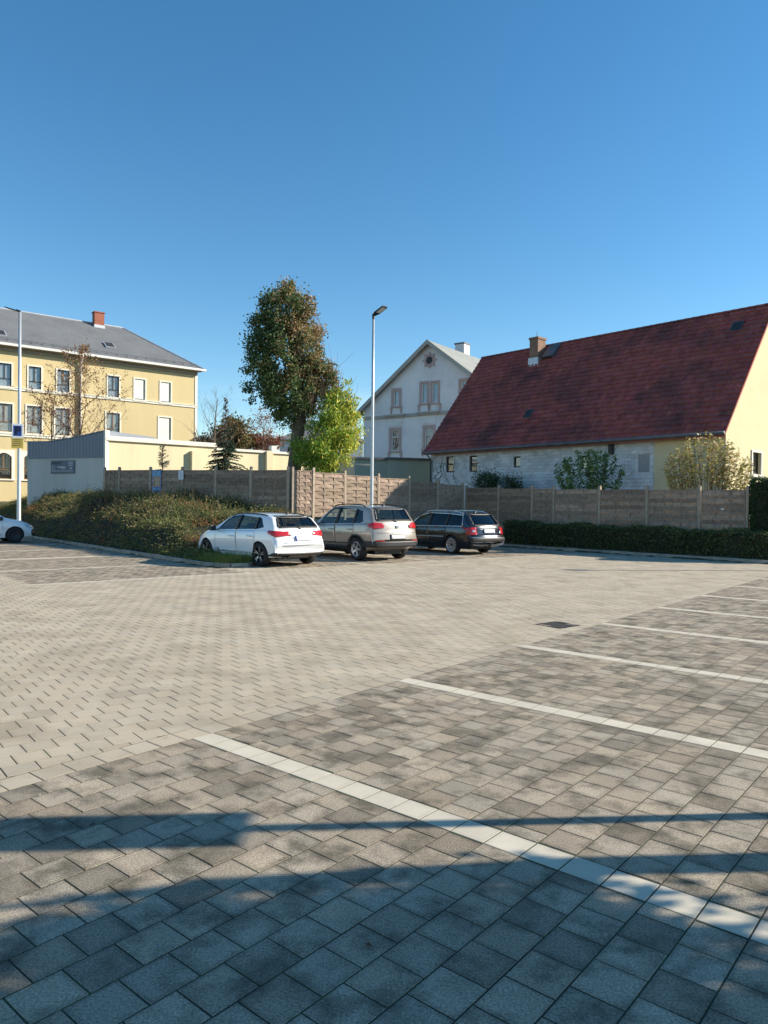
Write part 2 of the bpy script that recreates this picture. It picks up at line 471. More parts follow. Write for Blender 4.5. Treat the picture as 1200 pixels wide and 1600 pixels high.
# the lane, the bays on the left and the bays of the parked cars share one grid along P / N
left_lines = [15.66, 19.07, 23.0, 26.9, 30.5]           # run along P
car_lines = [12.5, 15.05, 17.25, 19.75, 22.1]           # run along N
LEFT_P, CAR_N = 3.6, 16.0
def pnw(P, N): q = pn(P, N); return (q.x, q.y)
GUL = (on_z(845, 977), on_z(870, 972), on_z(897, 976), on_z(872, 981))
gc = sum(GUL, Vector()) / 4
gP, gN = to_pn(gc.x, gc.y)
vb_c = V.dot(LO) - 0.283                                 # lane is cut where v = -0.283
jmax = int(60 / 0.2)
for j in range(-60, 230):
    N0 = j * 0.2
    off = 0.1 if j % 2 else 0.0
    for i in range(-110, 125):
        P0 = off + i * 0.2
        x, y = pnw(P0 + 0.1, N0 + 0.1)
        if not in_view(x, y) or lot_out(x, y) > -0.02: continue
        if to_uv(x, y)[1] > 0.0: continue
        if abs(P0 + 0.1 - gP) < 0.22 and abs(N0 + 0.1 - gN) < 0.22: continue
        left = P0 >= LEFT_P and P0 < 8.5 and N0 > 15.5
        car = N0 > CAR_N and P0 > 9.6
        poly = [(P0, N0), (P0 + 0.2, N0), (P0 + 0.2, N0 + 0.2), (P0, N0 + 0.2)]
        if left and any(abs(N0 + 0.1 - L) < 0.1001 for L in left_lines):
            b = random.uniform(0.9, 1.03); emit([pnw(*q) for q in poly], 2, (b, b, b)); continue
        pieces = [poly]
        if car:
            for L in car_lines:
                if P0 < L + 0.08 and P0 + 0.2 > L - 0.08:
                    pieces = [clip_half(poly, 1, 0, L - 0.08), clip_half(poly, -1, 0, -(L + 0.08))]
        wpieces = []
        for q in pieces:
            w = clip_half([pnw(*p) for p in q], V.x, V.y, vb_c) if len(q) >= 3 else []
            if len(w) >= 3: wpieces.append(w)
        full = ((x, y), PHI) if len(pieces) == 1 and len(wpieces) == 1 and abs(abs(area(wpieces[0])) - 0.04) < 1e-5 else None
        for w in wpieces:
            emit(w, 1 if (left or car) else 0, grey_tint() if (left or car) else lane_tint(), full)
for L in car_lines:
    for k in range(34):
        N0 = CAR_N + k * 0.2
        c = pnw(L, N0 + 0.1)
        if in_view(*c) and lot_out(*c) < -0.02:
            b = random.uniform(0.9, 1.03)
            emit([pnw(L - 0.08, N0), pnw(L + 0.08, N0), pnw(L + 0.08, N0 + 0.2), pnw(L - 0.08, N0 + 0.2)], 2, (b, b, b))

PM = [M['lane'], M['paver'], M['white_stone']]
def block_geo(mb, poly, mi, tint, tilt, dz, rim=False):
    a = inset(poly, 0.0042)
    if len(a) < 3: return
    b = inset(poly, 0.0060)
    if len(b) != len(a): b = a
    c = inset(poly, random.uniform(0.02, 0.045))
    if len(c) != len(a) or b is a: c = None
    n = len(a)
    cx, cy = sum(p[0] for p in a) / n, sum(p[1] for p in a) / n
    zt = lambda p: dz + tilt[0] * (p[0] - cx) + tilt[1] * (p[1] - cy)
    vs = [(p[0], p[1], -0.06) for p in a] + [(p[0], p[1], zt(p) - 0.0003) for p in a] + [(p[0], p[1], zt(p)) for p in b]
    fs = [(i, (i + 1) % n, n + (i + 1) % n, n + i) for i in range(n)]
    tint = tint or (1, 1, 1)
    if b is a: fs += [tuple(range(n, 2 * n))]; vs = vs[:2 * n]
    elif c is not None:
        # grime gathers along the edges of a stone: the rim is a little darker, unevenly
        fs += [(n + i, n + (i + 1) % n, 2 * n + (i + 1) % n, 2 * n + i) for i in range(n)]
        mb.add(vs, fs, mi, tint)
        lo = 0.60 if mi == 1 or rim else 0.86
        k = [random.uniform(lo, 1.0) for _ in range(n)]
        vc = [(p[0], p[1], zt(p)) for p in b] + [(p[0], p[1], zt(p)) for p in c]
        dk = lambda q: tuple(v * q for v in tint)
        m0 = len(mb.v); mb.v += vc
        for i in range(n):
            j = (i + 1) % n
            mb.f.append((m0 + i, m0 + j, m0 + n + j, m0 + n + i)); mb.m.append(mi); mb.t.append([dk(k[i]), dk(k[j]), tint, tint])
        mb.f.append(tuple(range(m0 + n, m0 + 2 * n))); mb.m.append(mi); mb.t.append(tint)
        return
    else: fs += [(n + i, n + (i + 1) % n, 2 * n + (i + 1) % n, 2 * n + i) for i in range(n)] + [tuple(range(2 * n, 3 * n))]
    mb.add(vs, fs, mi, tint)
# the 300 stones nearest in view are objects of their own, the rest one field
def shown(x, y):
    return y > 2.0 and abs(x) < 0.535 * y + 0.1
order = sorted(range(len(blocks)), key=lambda k: math.hypot(*blocks[k][0][0]) if shown(*[sum(p[i] for p in blocks[k][0]) / len(blocks[k][0]) for i in (0, 1)]) else 1e9)
near = set(order[:300])
sq = [(-0.1, -0.1), (0.1, -0.1), (0.1, 0.1), (-0.1, 0.1)]
sq_mesh = {0: [], 1: []}                     # a few worn variants, shared by the single stones
for mi in (0, 1):
    for _ in range(12):
        mb = MB(); block_geo(mb, sq, 0, None, (0, 0), 0.0, mi == 1); sq_mesh[mi].append(mb.mesh('paver', PM[mi]))
field = MB()
for k, (poly, mi, tint, full) in enumerate(blocks):
    cl = lambda v, m: max(-m, min(m, v))
    tilt = (cl(random.gauss(0, 0.003), 0.005), cl(random.gauss(0, 0.003), 0.005)); dz = cl(random.gauss(0, 0.0005), 0.0007)
    if k in near:
        if full and mi < 2:
            o = bpy.data.objects.new('paver', random.choice(sq_mesh[mi]))
            o.location = (full[0][0], full[0][1], dz)
            o.rotation_euler = (tilt[1], -tilt[0], math.pi / 2 - full[1])
        else:
            cx = sum(p[0] for p in poly) / len(poly); cy = sum(p[1] for p in poly) / len(poly)
            mb = MB(); block_geo(mb, [(p[0] - cx, p[1] - cy) for p in poly], 0, None, tilt, 0)
            if not mb.v: continue
            o = bpy.data.objects.new('line_stone' if mi == 2 else 'paver', mb.mesh('paver', PM[mi]))
            o.location = (cx, cy, dz)
        o.color = (*tint, 1)
        link(o, pavement)
    else:
        block_geo(field, poly, mi, tint, tilt, dz)
fo = field.build('paver_field', PM, pavement)
fo['kind'] = 'stuff'

# drain grate in the lane
GS = 0.8
gt = thing('drain_grate', 'square dark iron drain grate set in the beige paving', 'drain', (gc.x, gc.y, 0), math.pi / 2 - PHI)
gt.scale = (GS, GS, 1)
mb = MB()
for a in (-0.28, 0.24): mb.box(-0.28, 0.28, a, a + 0.04, -0.05, 0.002); mb.box(a, a + 0.04, -0.24, 0.24, -0.05, 0.002)
mb.build('frame', M['iron'], gt)
slm = MB().box(-0.24, 0.24, -0.013, 0.013, -0.04, -0.002).mesh('grate_bar', M['iron'])
for k in range(9):
    o = bpy.data.objects.new('grate_bar', slm); o.location = (0, -0.208 + k * 0.052, 0); link(o, gt)
MB().box(-0.24, 0.24, -0.24, 0.24, -0.055, -0.045).build('sump', M['black'], gt)

# ------------------------------------------------------------------ kerbs
def kerb_run(name, pts, w=0.1, h=0.11, side=1):
    root = MB()
    st = []
    for a, b in zip(pts, pts[1:]):
        a, b = Vector(a), Vector(b); L = (b - a).length
        n = max(1, round(L / 1.0))
        for k in range(n): st.append((a + (b - a) * (k / n), a + (b - a) * ((k + 1) / n)))
    o = bpy.data.objects.new(name, None); link(o); tag(o, kind='structure')
    for a, b in st:
        d = (b - a); L = d.length; c = (a + b) / 2
        ch = 0.015
        prof = [(-w / 2, -0.1), (w / 2, -0.1), (w / 2, h - ch), (w / 2 - ch, h), (-w / 2 + ch, h), (-w / 2, h - ch)]
        s = MB().prism(prof, 'x', -L / 2 + 0.004, L / 2 - 0.004).build('kerb_stone', M['kerb'], o)
        s.location = (c.x, c.y, random.gauss(0, 0.004)); s.rotation_euler = (0, random.gauss(0, 0.003), math.atan2(d.y, d.x))
        t = random.uniform(0.85, 1.1); s.color = (t, t, t, 1)
    return o
isl = [pn(8.5, 40), pn(8.5, 18.2), pn(8.58, 17.6), pn(8.85, 17.25), pn(9.3, 17.2), pn(9.62, 17.5), pn(9.7, 18.1), pn(9.7, 22.75), pn(22.9, 22.75)]
kerb_run('island_kerb', isl)
KR0, KR1 = pn(22.9, 9.6), pn(22.9, 22.65)
kr = [pn(25.5, 9.1), pn(23.3, 9.1), pn(23.0, 9.25), KR0, KR1]
kerb_run('hedge_kerb', kr)
# ------------------------------------------------------------------ woven board fences
def slat_mesh(phase, h=0.142):
    """unit-length board woven round the two battens of a panel"""
    n, mb, t = 18, MB(), 0.009
    vs = []
    for k in range(n + 1):
        x = k / n
        y = phase * 0.012 * math.cos(3 * math.pi * x)
        for yy, zz in ((y - t / 2 - 0.016, 0), (y + t / 2 - 0.016, 0), (y + t / 2 + 0.004, h), (y - t / 2 + 0.004, h)): vs.append((x, yy, zz))
    fs = [(k * 4 + a, k * 4 + (a + 1) % 4, k * 4 + 4 + (a + 1) % 4, k * 4 + 4 + a) for k in range(n) for a in range(4)]
    fs += [(3, 2, 1, 0), (n * 4, n * 4 + 1, n * 4 + 2, n * 4 + 3)]
    return mb.add(vs, fs).mesh('slat', M['fence'])
SL = [slat_mesh(1), slat_mesh(-1)]
BAT = MB().box(-0.026, 0.026, -0.026, 0.026, 0, 1).mesh('batten', M['fence'])
RAIL = MB().box(0, 1, -0.022, 0.022, 0, 0.036).mesh('rail', M['fence'])
STILE = MB().box(-0.018, 0.018, -0.026, 0.026, 0, 1).mesh('stile', M['fence'])
def post_mesh(h):
    mb = MB(); w = 0.045
    mb.box(-w, w, -w, w, -0.35, h - 0.015)
    mb.add([(-w - 0.008, -w - 0.008, h - 0.015), (w + 0.008, -w - 0.008, h - 0.015), (w + 0.008, w + 0.008, h - 0.015), (-w - 0.008, w + 0.008, h - 0.015), (0, 0, h + 0.02)],
           [(0, 1, 4), (1, 2, 4), (2, 3, 4), (3, 0, 4), (3, 2, 1, 0)])
    return mb.mesh('post', M['post'])
def piece(name, me, parent, loc, rz, scale=(1, 1, 1), tint=1.0):
    o = bpy.data.objects.new(name, me); link(o, parent)
    o.location = loc; o.rotation_euler = (0, 0, rz); o.scale = scale
    o.color = (tint, tint * random.uniform(0.97, 1.02), tint * random.uniform(0.94, 1.02), 1)
    return o
def fence(name, label, pts, tops, nsl=12, height=1.72, post_up=0.12, last_post=True):
    """pts: post positions (xy), tops: top height of the panel that starts at each post"""
    root = thing(name, label, 'fence', (pts[0].x, pts[0].y, 0))
    base = Vector((pts[0].x, pts[0].y))
    for k, p in enumerate(pts):
        q = p - base
        zt = tops[min(k, len(tops) - 1)]
        if k: zt = max(zt, tops[k - 1])
        if k < len(pts) - 1 or last_post:
            me = post_mesh(height + 0.30 + post_up)
            o = bpy.data.objects.new('post', me); link(o, root)
            o.location = (q.x, q.y, zt - height - 0.30); d = (pts[min(k + 1, len(pts) - 1)] - pts[max(k - 1, 0)])
            o.rotation_euler = (random.gauss(0, 0.006), random.gauss(0, 0.006), math.atan2(d.y, d.x))
            t = random.uniform(0.85, 1.1); o.color = (t, t, t, 1)
    for k in range(len(pts) - 1):
        a, b = pts[k] - base, pts[k + 1] - base
        d = b - a; L = d.length; e = d / L; rz = math.atan2(d.y, d.x)
        zt = tops[k]; zb = zt - height
        g = 0.055
        x0 = a + e * g; Lp = L - 2 * g
        tone = random.uniform(0.88, 1.08)
        piece('rail', RAIL, root, (x0.x, x0.y, zt - 0.036), rz, (Lp, 1, 1), tone)
        piece('rail', RAIL, root, (x0.x, x0.y, zb), rz, (Lp, 1, 1), tone)
        for f in (0.0, 1.0):
            q = x0 + e * (Lp * f + (0.018 if f == 0 else -0.018)); piece('stile', STILE, root, (q.x, q.y, zb + 0.036), rz, (1, 1, height - 0.072), tone)
        for f in (1 / 3, 2 / 3):
            q = x0 + e * (Lp * f); piece('batten', BAT, root, (q.x, q.y, zb + 0.036), rz, (1, 1, height - 0.072), tone * 0.95)
        ph = (height - 0.075) / nsl
        xs = x0 + e * 0.036
        for s in range(nsl):
            piece('slat', SL[s % 2], root, (xs.x, xs.y, zb + 0.038 + s * ph), rz, (Lp - 0.072, 1, (ph + 0.004) / 0.142), tone * random.uniform(0.68, 1.2))
    return root

def along(px_list, A, ang):
    out = []
    for px in px_list:
        s, z = on_wall(px, 770, A, ang)
        out.append(Vector((A[0] + math.cos(ang) * s, A[1] + math.sin(ang) * s)))
    return out
def ztop(px, py, A, ang): return on_wall(px, py, A, ang)[1]

FA = (-3.5, 27.6)                                   # the corner post behind the white hatchback
ANG2 = math.atan2(PD.y, PD.x)                       # sunlit run, along the lane grid
p2 = along([457, 489, 539, 591, 639, 683, 723], FA, ANG2)
t2 = [ztop(x, y, FA, ANG2) for x, y in ((473, 735), (514, 739), (565, 743.5), (615, 747.5), (661, 753), (703, 757.5))]
fence('board_fence', 'sunlit run of woven wooden fence behind the white and beige cars', p2, t2)
ANG1 = math.atan2(0.37, -0.93)
p1 = along([455, 392, 337, 284, 235, 186, 163.5], FA, ANG1)
p1[0] = p1[0] + (p1[1] - p1[0]).normalized() * 0.13
t1 = [ztop(x, 734.5, FA, ANG1) for x in (423, 364, 310, 260, 210, 175)]
p1, t1 = p1[::-1], t1[::-1]
fence('board_fence', 'shaded run of woven wooden fence behind the shrub bed, carrying poster and notice', p1, t1)
FC = p2[-1]
FB = Vector((12.05, 24.1)); ANG3 = math.atan2(FB.y - FC.y, FB.x - FC.x)
p3 = along([725, 779, 832, 866, 936.6, 1011.5, 1093.5, 1168], FC, ANG3)
p3[0] = p3[0] + (p3[1] - p3[0]).normalized() * 0.13
t3 = [ztop(x, y, FC, ANG3) for x, y in ((751, 762.5), (805, 763.5), (849, 763.8), (900, 764.5), (974, 764.8), (1052, 765.3), (1130, 765.6))]
fence('board_fence', 'shaded run of woven wooden fence behind the clipped hedge on the right', p3, t3, 13, 1.9)

# things fixed to the fences
def flat_on(px, py, A, ang, off):
    s, z = on_wall(px, py, A, ang)
    n = Vector((math.sin(ang), -math.cos(ang)))
    if n.y > 0: n = -n
    return Vector((A[0] + math.cos(ang) * s + n.x * off, A[1] + math.sin(ang) * s + n.y * off, z))
def board(name, label, cat, px, py, w, h, A, ang, m, off=0.05, t=0.008):
    c = flat_on(px, py, A, ang, off)
    a = ang if math.cos(ang) > 0 else ang + math.pi
    root = thing(name, label, cat, c, a)
    MB().box(-w / 2, w / 2, -t / 2, t / 2, -h / 2, h / 2).build('panel', m, root)
    return root
M['poster_sky'] = mat('poster_sky', (0.16, 0.33, 0.52), 0.5, 0.3, 9.0)
M['poster_people'] = mat('poster_figures', (0.34, 0.22, 0.15), 0.5, 0.6, 14.0, dirt=(0.5, 0.42, 0.3), dscale=11.0, damount=0.9)
M['poster_blue'] = mat('poster_blue', (0.06, 0.2, 0.55), 0.5, 0.25, 9.0)
po = board('poster', 'tall blue event poster with a group photo tied to the wooden fence', 'poster', 246, 752.5, 0.44, 0.92, FA, ANG1, M['poster_blue'])
MB().box(-0.20, 0.20, -0.008, -0.005, 0.22, 0.44).build('picture_top', M['poster_sky'], po)
MB().box(-0.20, 0.20, -0.008, -0.005, -0.22, 0.21).build('picture_middle', M['poster_people'], po)
MB().box(-0.20, 0.20, -0.008, -0.005, -0.36, -0.27).build('picture_band', M['poster_sky'], po)
nt = board('notice', 'small white notice sheet on the wooden fence right of the poster', 'notice', 284.5, 742.5, 0.24, 0.36, FA, ANG1, M['paper'], 0.075)
M['notice_print'] = mat('faded_print', (0.35, 0.4, 0.55), 0.6, 0.1)
for k, (z0, z1, w) in enumerate(((0.08, 0.10, 0.07), (0.03, 0.05, 0.08), (-0.03, -0.01, 0.06), (-0.09, -0.07, 0.08))):
    MB().box(-w, w, -0.0065, -0.0045, z0, z1).build('print_line', M['notice_print'], nt)
board('tag_plate', 'tiny white tag fixed to the fence above the right hedge', 'tag', 1130, 795.5, 0.11, 0.05, FC, ANG3, M['paper'], 0.05)

# ------------------------------------------------------------------ lamp posts
def lamp_post(label, x, y, top, aim, group='lamp posts of the lot', head=0.62, r0=0.075, r1=0.045, tilt=0.36, z0=None):
    g = terrain(x, y) if z0 is None else z0
    root = thing('lamp_post', label, 'lamp post', (x, y, g), 0, group)
    H = top - g
    MB().tube([(0, 0, -0.4), (0, 0, 0.9), (0, 0, 0.95), (0, 0, H * 0.6), (0, 0, H)], [r0, r0, r0 * 0.92, (r0 + r1) / 2 * 0.95, r1], 14).build('pole', M['galv'], root, smooth=True)
    MB().box(-0.03, 0.03, -r0 - 0.004, -r0 + 0.02, 0.5, 0.85).build('service_door', M['galv'], root)
    c, s = math.cos(aim), math.sin(aim)
    R = Matrix.Translation((0, 0, H)) @ Matrix.Rotation(aim, 4, 'Z')
    mb = MB()
    mb.lathe([(0.05, -0.12), (0.055, 0.0), (0.04, 0.05)], 12, 0, R @ Matrix.Rotation(math.pi / 2, 4, 'X'))
    mb.build('bracket', M['lamp_black'], root, smooth=True)
    T = R @ Matrix.Rotation(-tilt, 4, 'Y')
    mb = MB()
    mb.prism([(-0.03, -0.05), (0.08, -0.085), (0.2, -0.15), (head, -0.14), (head + 0.03, 0.0), (head, 0.14), (0.2, 0.15), (0.08, 0.085), (-0.03, 0.05)], 'z', 0.0, 0.045, 0, T)
    mb.prism([(0.0, -0.04), (0.2, -0.05), (0.2, 0.05), (0.0, 0.04)], 'z', 0.045, 0.085, 0, T)
    mb.build('lamp_head', M['lamp_black'], root)
    MB().prism([(0.24, -0.11), (head - 0.04, -0.11), (head - 0.04, 0.11), (0.24, 0.11)], 'z', -0.006, -0.001, 0, T).build('lens', M['sign_white'], root)
    return root
q = at_y(580.8, 780, 27.9)
lamp_post('tall galvanised lamp post standing behind the beige SUV', q.x, 27.9, at_y(584, 494, 27.9).z, math.radians(-38), tilt=0.42)
q = at_y(29.5, 800, 33.6)
lp = lamp_post('tall galvanised lamp post at left edge carrying the blue parking sign', q.x, 33.6, at_y(33, 488, 33.6).z, math.radians(172), tilt=0.3, head=0.72, r0=0.1, r1=0.06)
# shadows in the foreground and beyond the drain come from two more posts off to the right
SXY = Vector((math.sin(SUN_AZ), math.cos(SUN_AZ))); TAN = math.tan(SUN_EL)
def post_for_shadow(label, tip, H, aim, head=0.62):
    b = Vector((tip[0], tip[1])) + SXY * (H / TAN)
    z = 0.0 if lot_out(b.x, b.y) < 0 else None
    return lamp_post(label, b.x, b.y, H + (terrain(b.x, b.y) if z is None else 0), aim, z0=z, r0=0.085, r1=0.06, tilt=0.1, head=head)
def shadow_sign():
    q = Vector((-0.65, 3.70)) + SXY * ((4.7 + 0.65) / SXY.x)
    root = thing('sign_post', 'steel sign post beyond the right frame edge throwing the foreground stripe shadow', 'sign', (q.x, q.y, 0), SUN_AZ * 0)
    MB().tube([(0, 0, -0.3), (0, 0, 3.42)], 0.045, 12).build('pole', M['galv'], root, smooth=True)
    MB().box(-0.055, -0.047, -0.2, 0.2, 2.72, 3.40).build('plate', M['sign_white'], root)
    MB().box(-0.062, -0.056, -0.15, 0.15, 2.82, 3.30).build('blue_field', M['sign_blue'], root)
shadow_sign()
post_for_shadow('lamp post beyond the right frame edge casting the thin shadow past the drain', (6.9, 19.35), 8.3, math.radians(178))

# parking signs on the left post
sg = at_y(28, 690, 33.45)
ps = thing('parking_sign', 'blue and white P parking sign on the left lamp post', 'sign', at_y(27.5, 673, 33.42), math.radians(18))
MB().box(-0.24, 0.24, 0.0, 0.02, -0.33, 0.33).build('plate', M['sign_white'], ps)
MB().box(-0.17, 0.17, -0.006, -0.001, -0.235, 0.235).build('blue_field', M['sign_blue'], ps)
tx = text_mesh('letter_p', 'P', 0.48, M['sign_white'], ps, Matrix.Translation((-0.125, -0.009, -0.165)) @ Matrix.Rotation(math.pi / 2, 4, 'X'), 0.002, bold=0.012)
ys = thing('parking_notice', 'yellow notice board below the P sign on the left lamp post', 'sign', at_y(27, 692, 33.42), math.radians(18))
MB().box(-0.25, 0.25, 0.0, 0.02, -0.25, 0.25).build('plate', M['sign_yellow'], ys)
for k in range(4):
    MB().box(-0.19, 0.19 - 0.05 * (k % 2), -0.005, -0.001, 0.13 - k * 0.09, 0.155 - k * 0.09).build('print_line', M['ink'], ys)
# ------------------------------------------------------------------ buildings
M['yellow'] = mat('yellow_render', (0.59, 0.475, 0.26), 0.9, 0.05, 0.6, 0.06, 30.0, 0.15, 40.0, spec=0.15, streak=True, dirt=(0.52, 0.41, 0.21), dscale=0.5, damount=0.4)
M['cream_wall'] = mat('pale_yellow_render', (0.72, 0.62, 0.40), 0.9, 0.05, 0.8, 0.06, 30.0, 0.15, 40.0, spec=0.15, streak=True, dirt=(0.55, 0.47, 0.31), dscale=0.7, damount=0.5)
M['gable_yellow'] = mat('gable_yellow_render', (0.68, 0.58, 0.36), 0.9, 0.05, 0.8, 0.08, 30.0, 0.15, 40.0, spec=0.15, dirt=(0.52, 0.44, 0.26), dscale=0.8, damount=0.5)
M['trim_white'] = mat('white_trim', (0.74, 0.69, 0.58), 0.8, 0.05, 2.0)
M['trim_grey'] = mat('grey_trim', (0.40, 0.38, 0.34), 0.8, 0.08, 2.0)
M['gutter_white'] = mat('pale_gutter', (0.66, 0.64, 0.6), 0.5, 0.05, 2.0)
M['soffit'] = mat('soffit_boards', (0.32, 0.27, 0.2), 0.8, 0.08, 2.0)
M['slate'] = mat('grey_slate', (0.145, 0.15, 0.155), 0.75, 0.12, 0.5, 0.25, 9.0, 0.2, 12.0, spec=0.3)
M['slate_light'] = mat('pale_grey_roofing', (0.27, 0.275, 0.25), 0.75, 0.1, 0.6, 0.2, 9.0, spec=0.3)
M['brick'] = mat('chimney_brick', (0.30, 0.105, 0.065), 0.9, 0.2, 5.0, 0.3, 16.0)
M['old_brick'] = mat('old_brick', (0.24, 0.145, 0.10), 0.9, 0.25, 5.0, 0.3, 16.0)
M['zinc'] = mat('zinc_sheet', (0.5, 0.52, 0.54), 0.45, 0.08, 3.0, metal=0.4)
M['tile'] = mat('clay_roof_tile', (0.365, 0.105, 0.085), 0.8, 0.14, 2.0, 0.25, 30.0, spec=0.2, dirt=(0.10, 0.055, 0.055), dscale=0.45, damount=0.7)
M['slate_white'] = mat('white_cladding_slate', (0.68, 0.69, 0.69), 0.8, 0.06, 3.0, 0.1, 40.0, dirt=(0.4, 0.41, 0.41), dscale=1.1, damount=0.5)
M['pink_board'] = mat('faded_red_board', (0.36, 0.13, 0.11), 0.85, 0.12, 3.0)
M['dark_gutter'] = mat('weathered_gutter', (0.12, 0.125, 0.13), 0.5, 0.2, 4.0, metal=0.3)
M['white_wall'] = mat('white_render', (0.80, 0.79, 0.78), 0.9, 0.05, 0.8, 0.05, 30.0, spec=0.15, dirt=(0.52, 0.51, 0.51), dscale=0.35, damount=0.45)
M['pink_stone'] = mat('pink_stone_trim', (0.50, 0.37, 0.34), 0.85, 0.08, 3.0)
M['green_wall'] = mat('grey_green_render', (0.42, 0.44, 0.36), 0.9, 0.08, 0.8, spec=0.15, streak=True)
M['shed_wall'] = mat('shed_render', (0.58, 0.56, 0.52), 0.9, 0.06, 0.8, spec=0.15, streak=True, dirt=(0.4, 0.38, 0.33), dscale=0.7, damount=0.5)
M['corrugated'] = mat('blue_grey_sheet', (0.20, 0.22, 0.255), 0.5, 0.06, 1.0, metal=0.2)
M['sign_slate'] = mat('blue_grey_sign', (0.10, 0.125, 0.165), 0.5, 0.1, 3.0)
M['sign_pale'] = mat('faded_lettering', (0.42, 0.44, 0.48), 0.5, 0.1, 3.0)
M['frame_white'] = mat('white_window_frame', (0.72, 0.71, 0.68), 0.5, 0.03)
M['frame_brown'] = mat('brown_window_frame', (0.17, 0.085, 0.045), 0.6, 0.1, 5.0)
M['frame_orange'] = mat('oiled_wood_frame', (0.42, 0.19, 0.05), 0.6, 0.1, 5.0)
M['frame_dark'] = mat('dark_window_frame', (0.03, 0.028, 0.028), 0.6, 0.1, 5.0)
M['room'] = mat('dark_room', (0.025, 0.025, 0.028), 0.9, 0.1)  # near-black: darkness of an unlit room put into the colour
M['room_grey'] = mat('grey_blind', (0.40, 0.42, 0.45), 0.8, 0.12, 1.5)
M['blind'] = mat('cream_blind', (0.70, 0.67, 0.60), 0.8, 0.06, 2.0)
M['curtain'] = mat('pale_curtain', (0.42, 0.40, 0.36), 0.8, 0.25, 3.0)
M['board_grey'] = mat('grey_shutter_board', (0.34, 0.34, 0.34), 0.8, 0.06)

def facade(mb, poly, openings, depth=0.18, y=0.0, mi=0):
    xs = sorted(set([min(p[0] for p in poly), max(p[0] for p in poly)] + [v for o in openings for v in o[:2]]))
    z0, z1 = min(p[1] for p in poly), max(p[1] for p in poly)
    for a, b in zip(xs, xs[1:]):
        holes = sorted((o[2], o[3]) for o in openings if o[0] <= a + 1e-6 and o[1] >= b - 1e-6)
        z = z0
        for h0, h1 in holes + [(z1, z1)]:
            if h0 > z:
                c = clip_cell(poly, a, b, z, h0)
                if len(c) >= 3: mb.add([(p[0], y, p[1]) for p in c], [tuple(range(len(c)))], mi)
            z = h1
    for x0, x1, h0, h1 in [o[:4] for o in openings]:
        v = [(x0, y, h0), (x1, y, h0), (x1, y, h1), (x0, y, h1)]
        w = [(p[0], y + depth, p[2]) for p in v]
        mb.add(v + w, [(0, 1, 5, 4), (1, 2, 6, 5), (2, 3, 7, 6), (3, 0, 4, 7)], mi)

def window(parent, x0, x1, z0, z1, frame='frame_white', back='room', mull=1, trans=0.33, surround=None, sw=0.16, proud=0.05, sill=True, y=0.0, bars=False, sill_mat=None, back_off=0.165):
    """frame (with pane, surround, sill as sub-parts) seated in an opening of a facade"""
    f = 0.07
    mb = MB(); yf0, yf1 = y + 0.09, y + 0.15
    mb.box(x0, x0 + f, yf0, yf1, z0, z1); mb.box(x1 - f, x1, yf0, yf1, z0, z1)
    mb.box(x0 + f, x1 - f, yf0, yf1, z0, z0 + f); mb.box(x0 + f, x1 - f, yf0, yf1, z1 - f, z1)
    zt = z0 + (z1 - z0) * trans if trans else None
    if trans: mb.box(x0 + f, x1 - f, yf0 + 0.004, yf1 - 0.004, zt - f / 2, zt + f / 2)
    for k in range(mull):
        xm = x0 + (x1 - x0) * (k + 1) / (mull + 1)
        lo = zt + f / 2 if (trans and trans < 0.5) else z0 + f
        hi = zt - f / 2 if (trans and trans > 0.5) else z1 - f
        mb.box(xm - f / 2, xm + f / 2, yf0 + 0.002, yf1 - 0.002, lo, hi)
    w = mb.build('window', M[frame], parent)
    MB().box(x0 + 0.01, x1 - 0.01, y + 0.118, y + 0.124, z0 + 0.01, z1 - 0.01).build('pane', M['pane'], w)
    MB().box(x0 - 0.02, x1 + 0.02, y + back_off, y + back_off + 0.02, z0 - 0.02, z1 + 0.02).build('window_backing', M[back], w)  # flat sheet behind the pane; with 'room' it paints an unlit interior
    if surround:
        mb = MB(); a, b = y - proud, y + 0.01
        mb.box(x0 - sw, x0, a, b, z0 - 0.02, z1); mb.box(x1, x1 + sw, a, b, z0 - 0.02, z1)
        mb.box(x0 - sw, x1 + sw, a, b, z1, z1 + sw)
        mb.build('surround', M[surround], w)
    if sill: MB().box(x0 - sw - 0.03, x1 + sw + 0.03, y - proud - 0.08, y + 0.09, z0 - 0.12, z0 - 0.02).build('sill', M[sill_mat or surround or 'trim_white'], w)
    if bars:
        mb = MB(); n = 9
        for k in range(n):
            xx = x0 + (x1 - x0) * (k + 0.5) / n; mb.box(xx - 0.012, xx + 0.012, y + 0.03, y + 0.05, z0 + 0.02, z1 - 0.02)
        o = mb.build('window_grille', M['frame_dark'], w); o['kind'] = 'stuff'
    return w
class Wall:
    def __init__(s, A, ang): s.A, s.ang = A, ang
    def s(s_, px, py): return on_wall(px, py, s_.A, s_.ang)
    def rect(s_, xl, xr, yt, yb):
        xc, yc = (xl + xr) / 2, (yt + yb) / 2
        return (s_.s(xl, yc)[0], s_.s(xr, yc)[0], s_.s(xc, yb)[1], s_.s(xc, yt)[1])
    def inward(s_, d):
        return Wall((s_.A[0] - math.sin(s_.ang) * d, s_.A[1] + math.cos(s_.ang) * d), s_.ang)

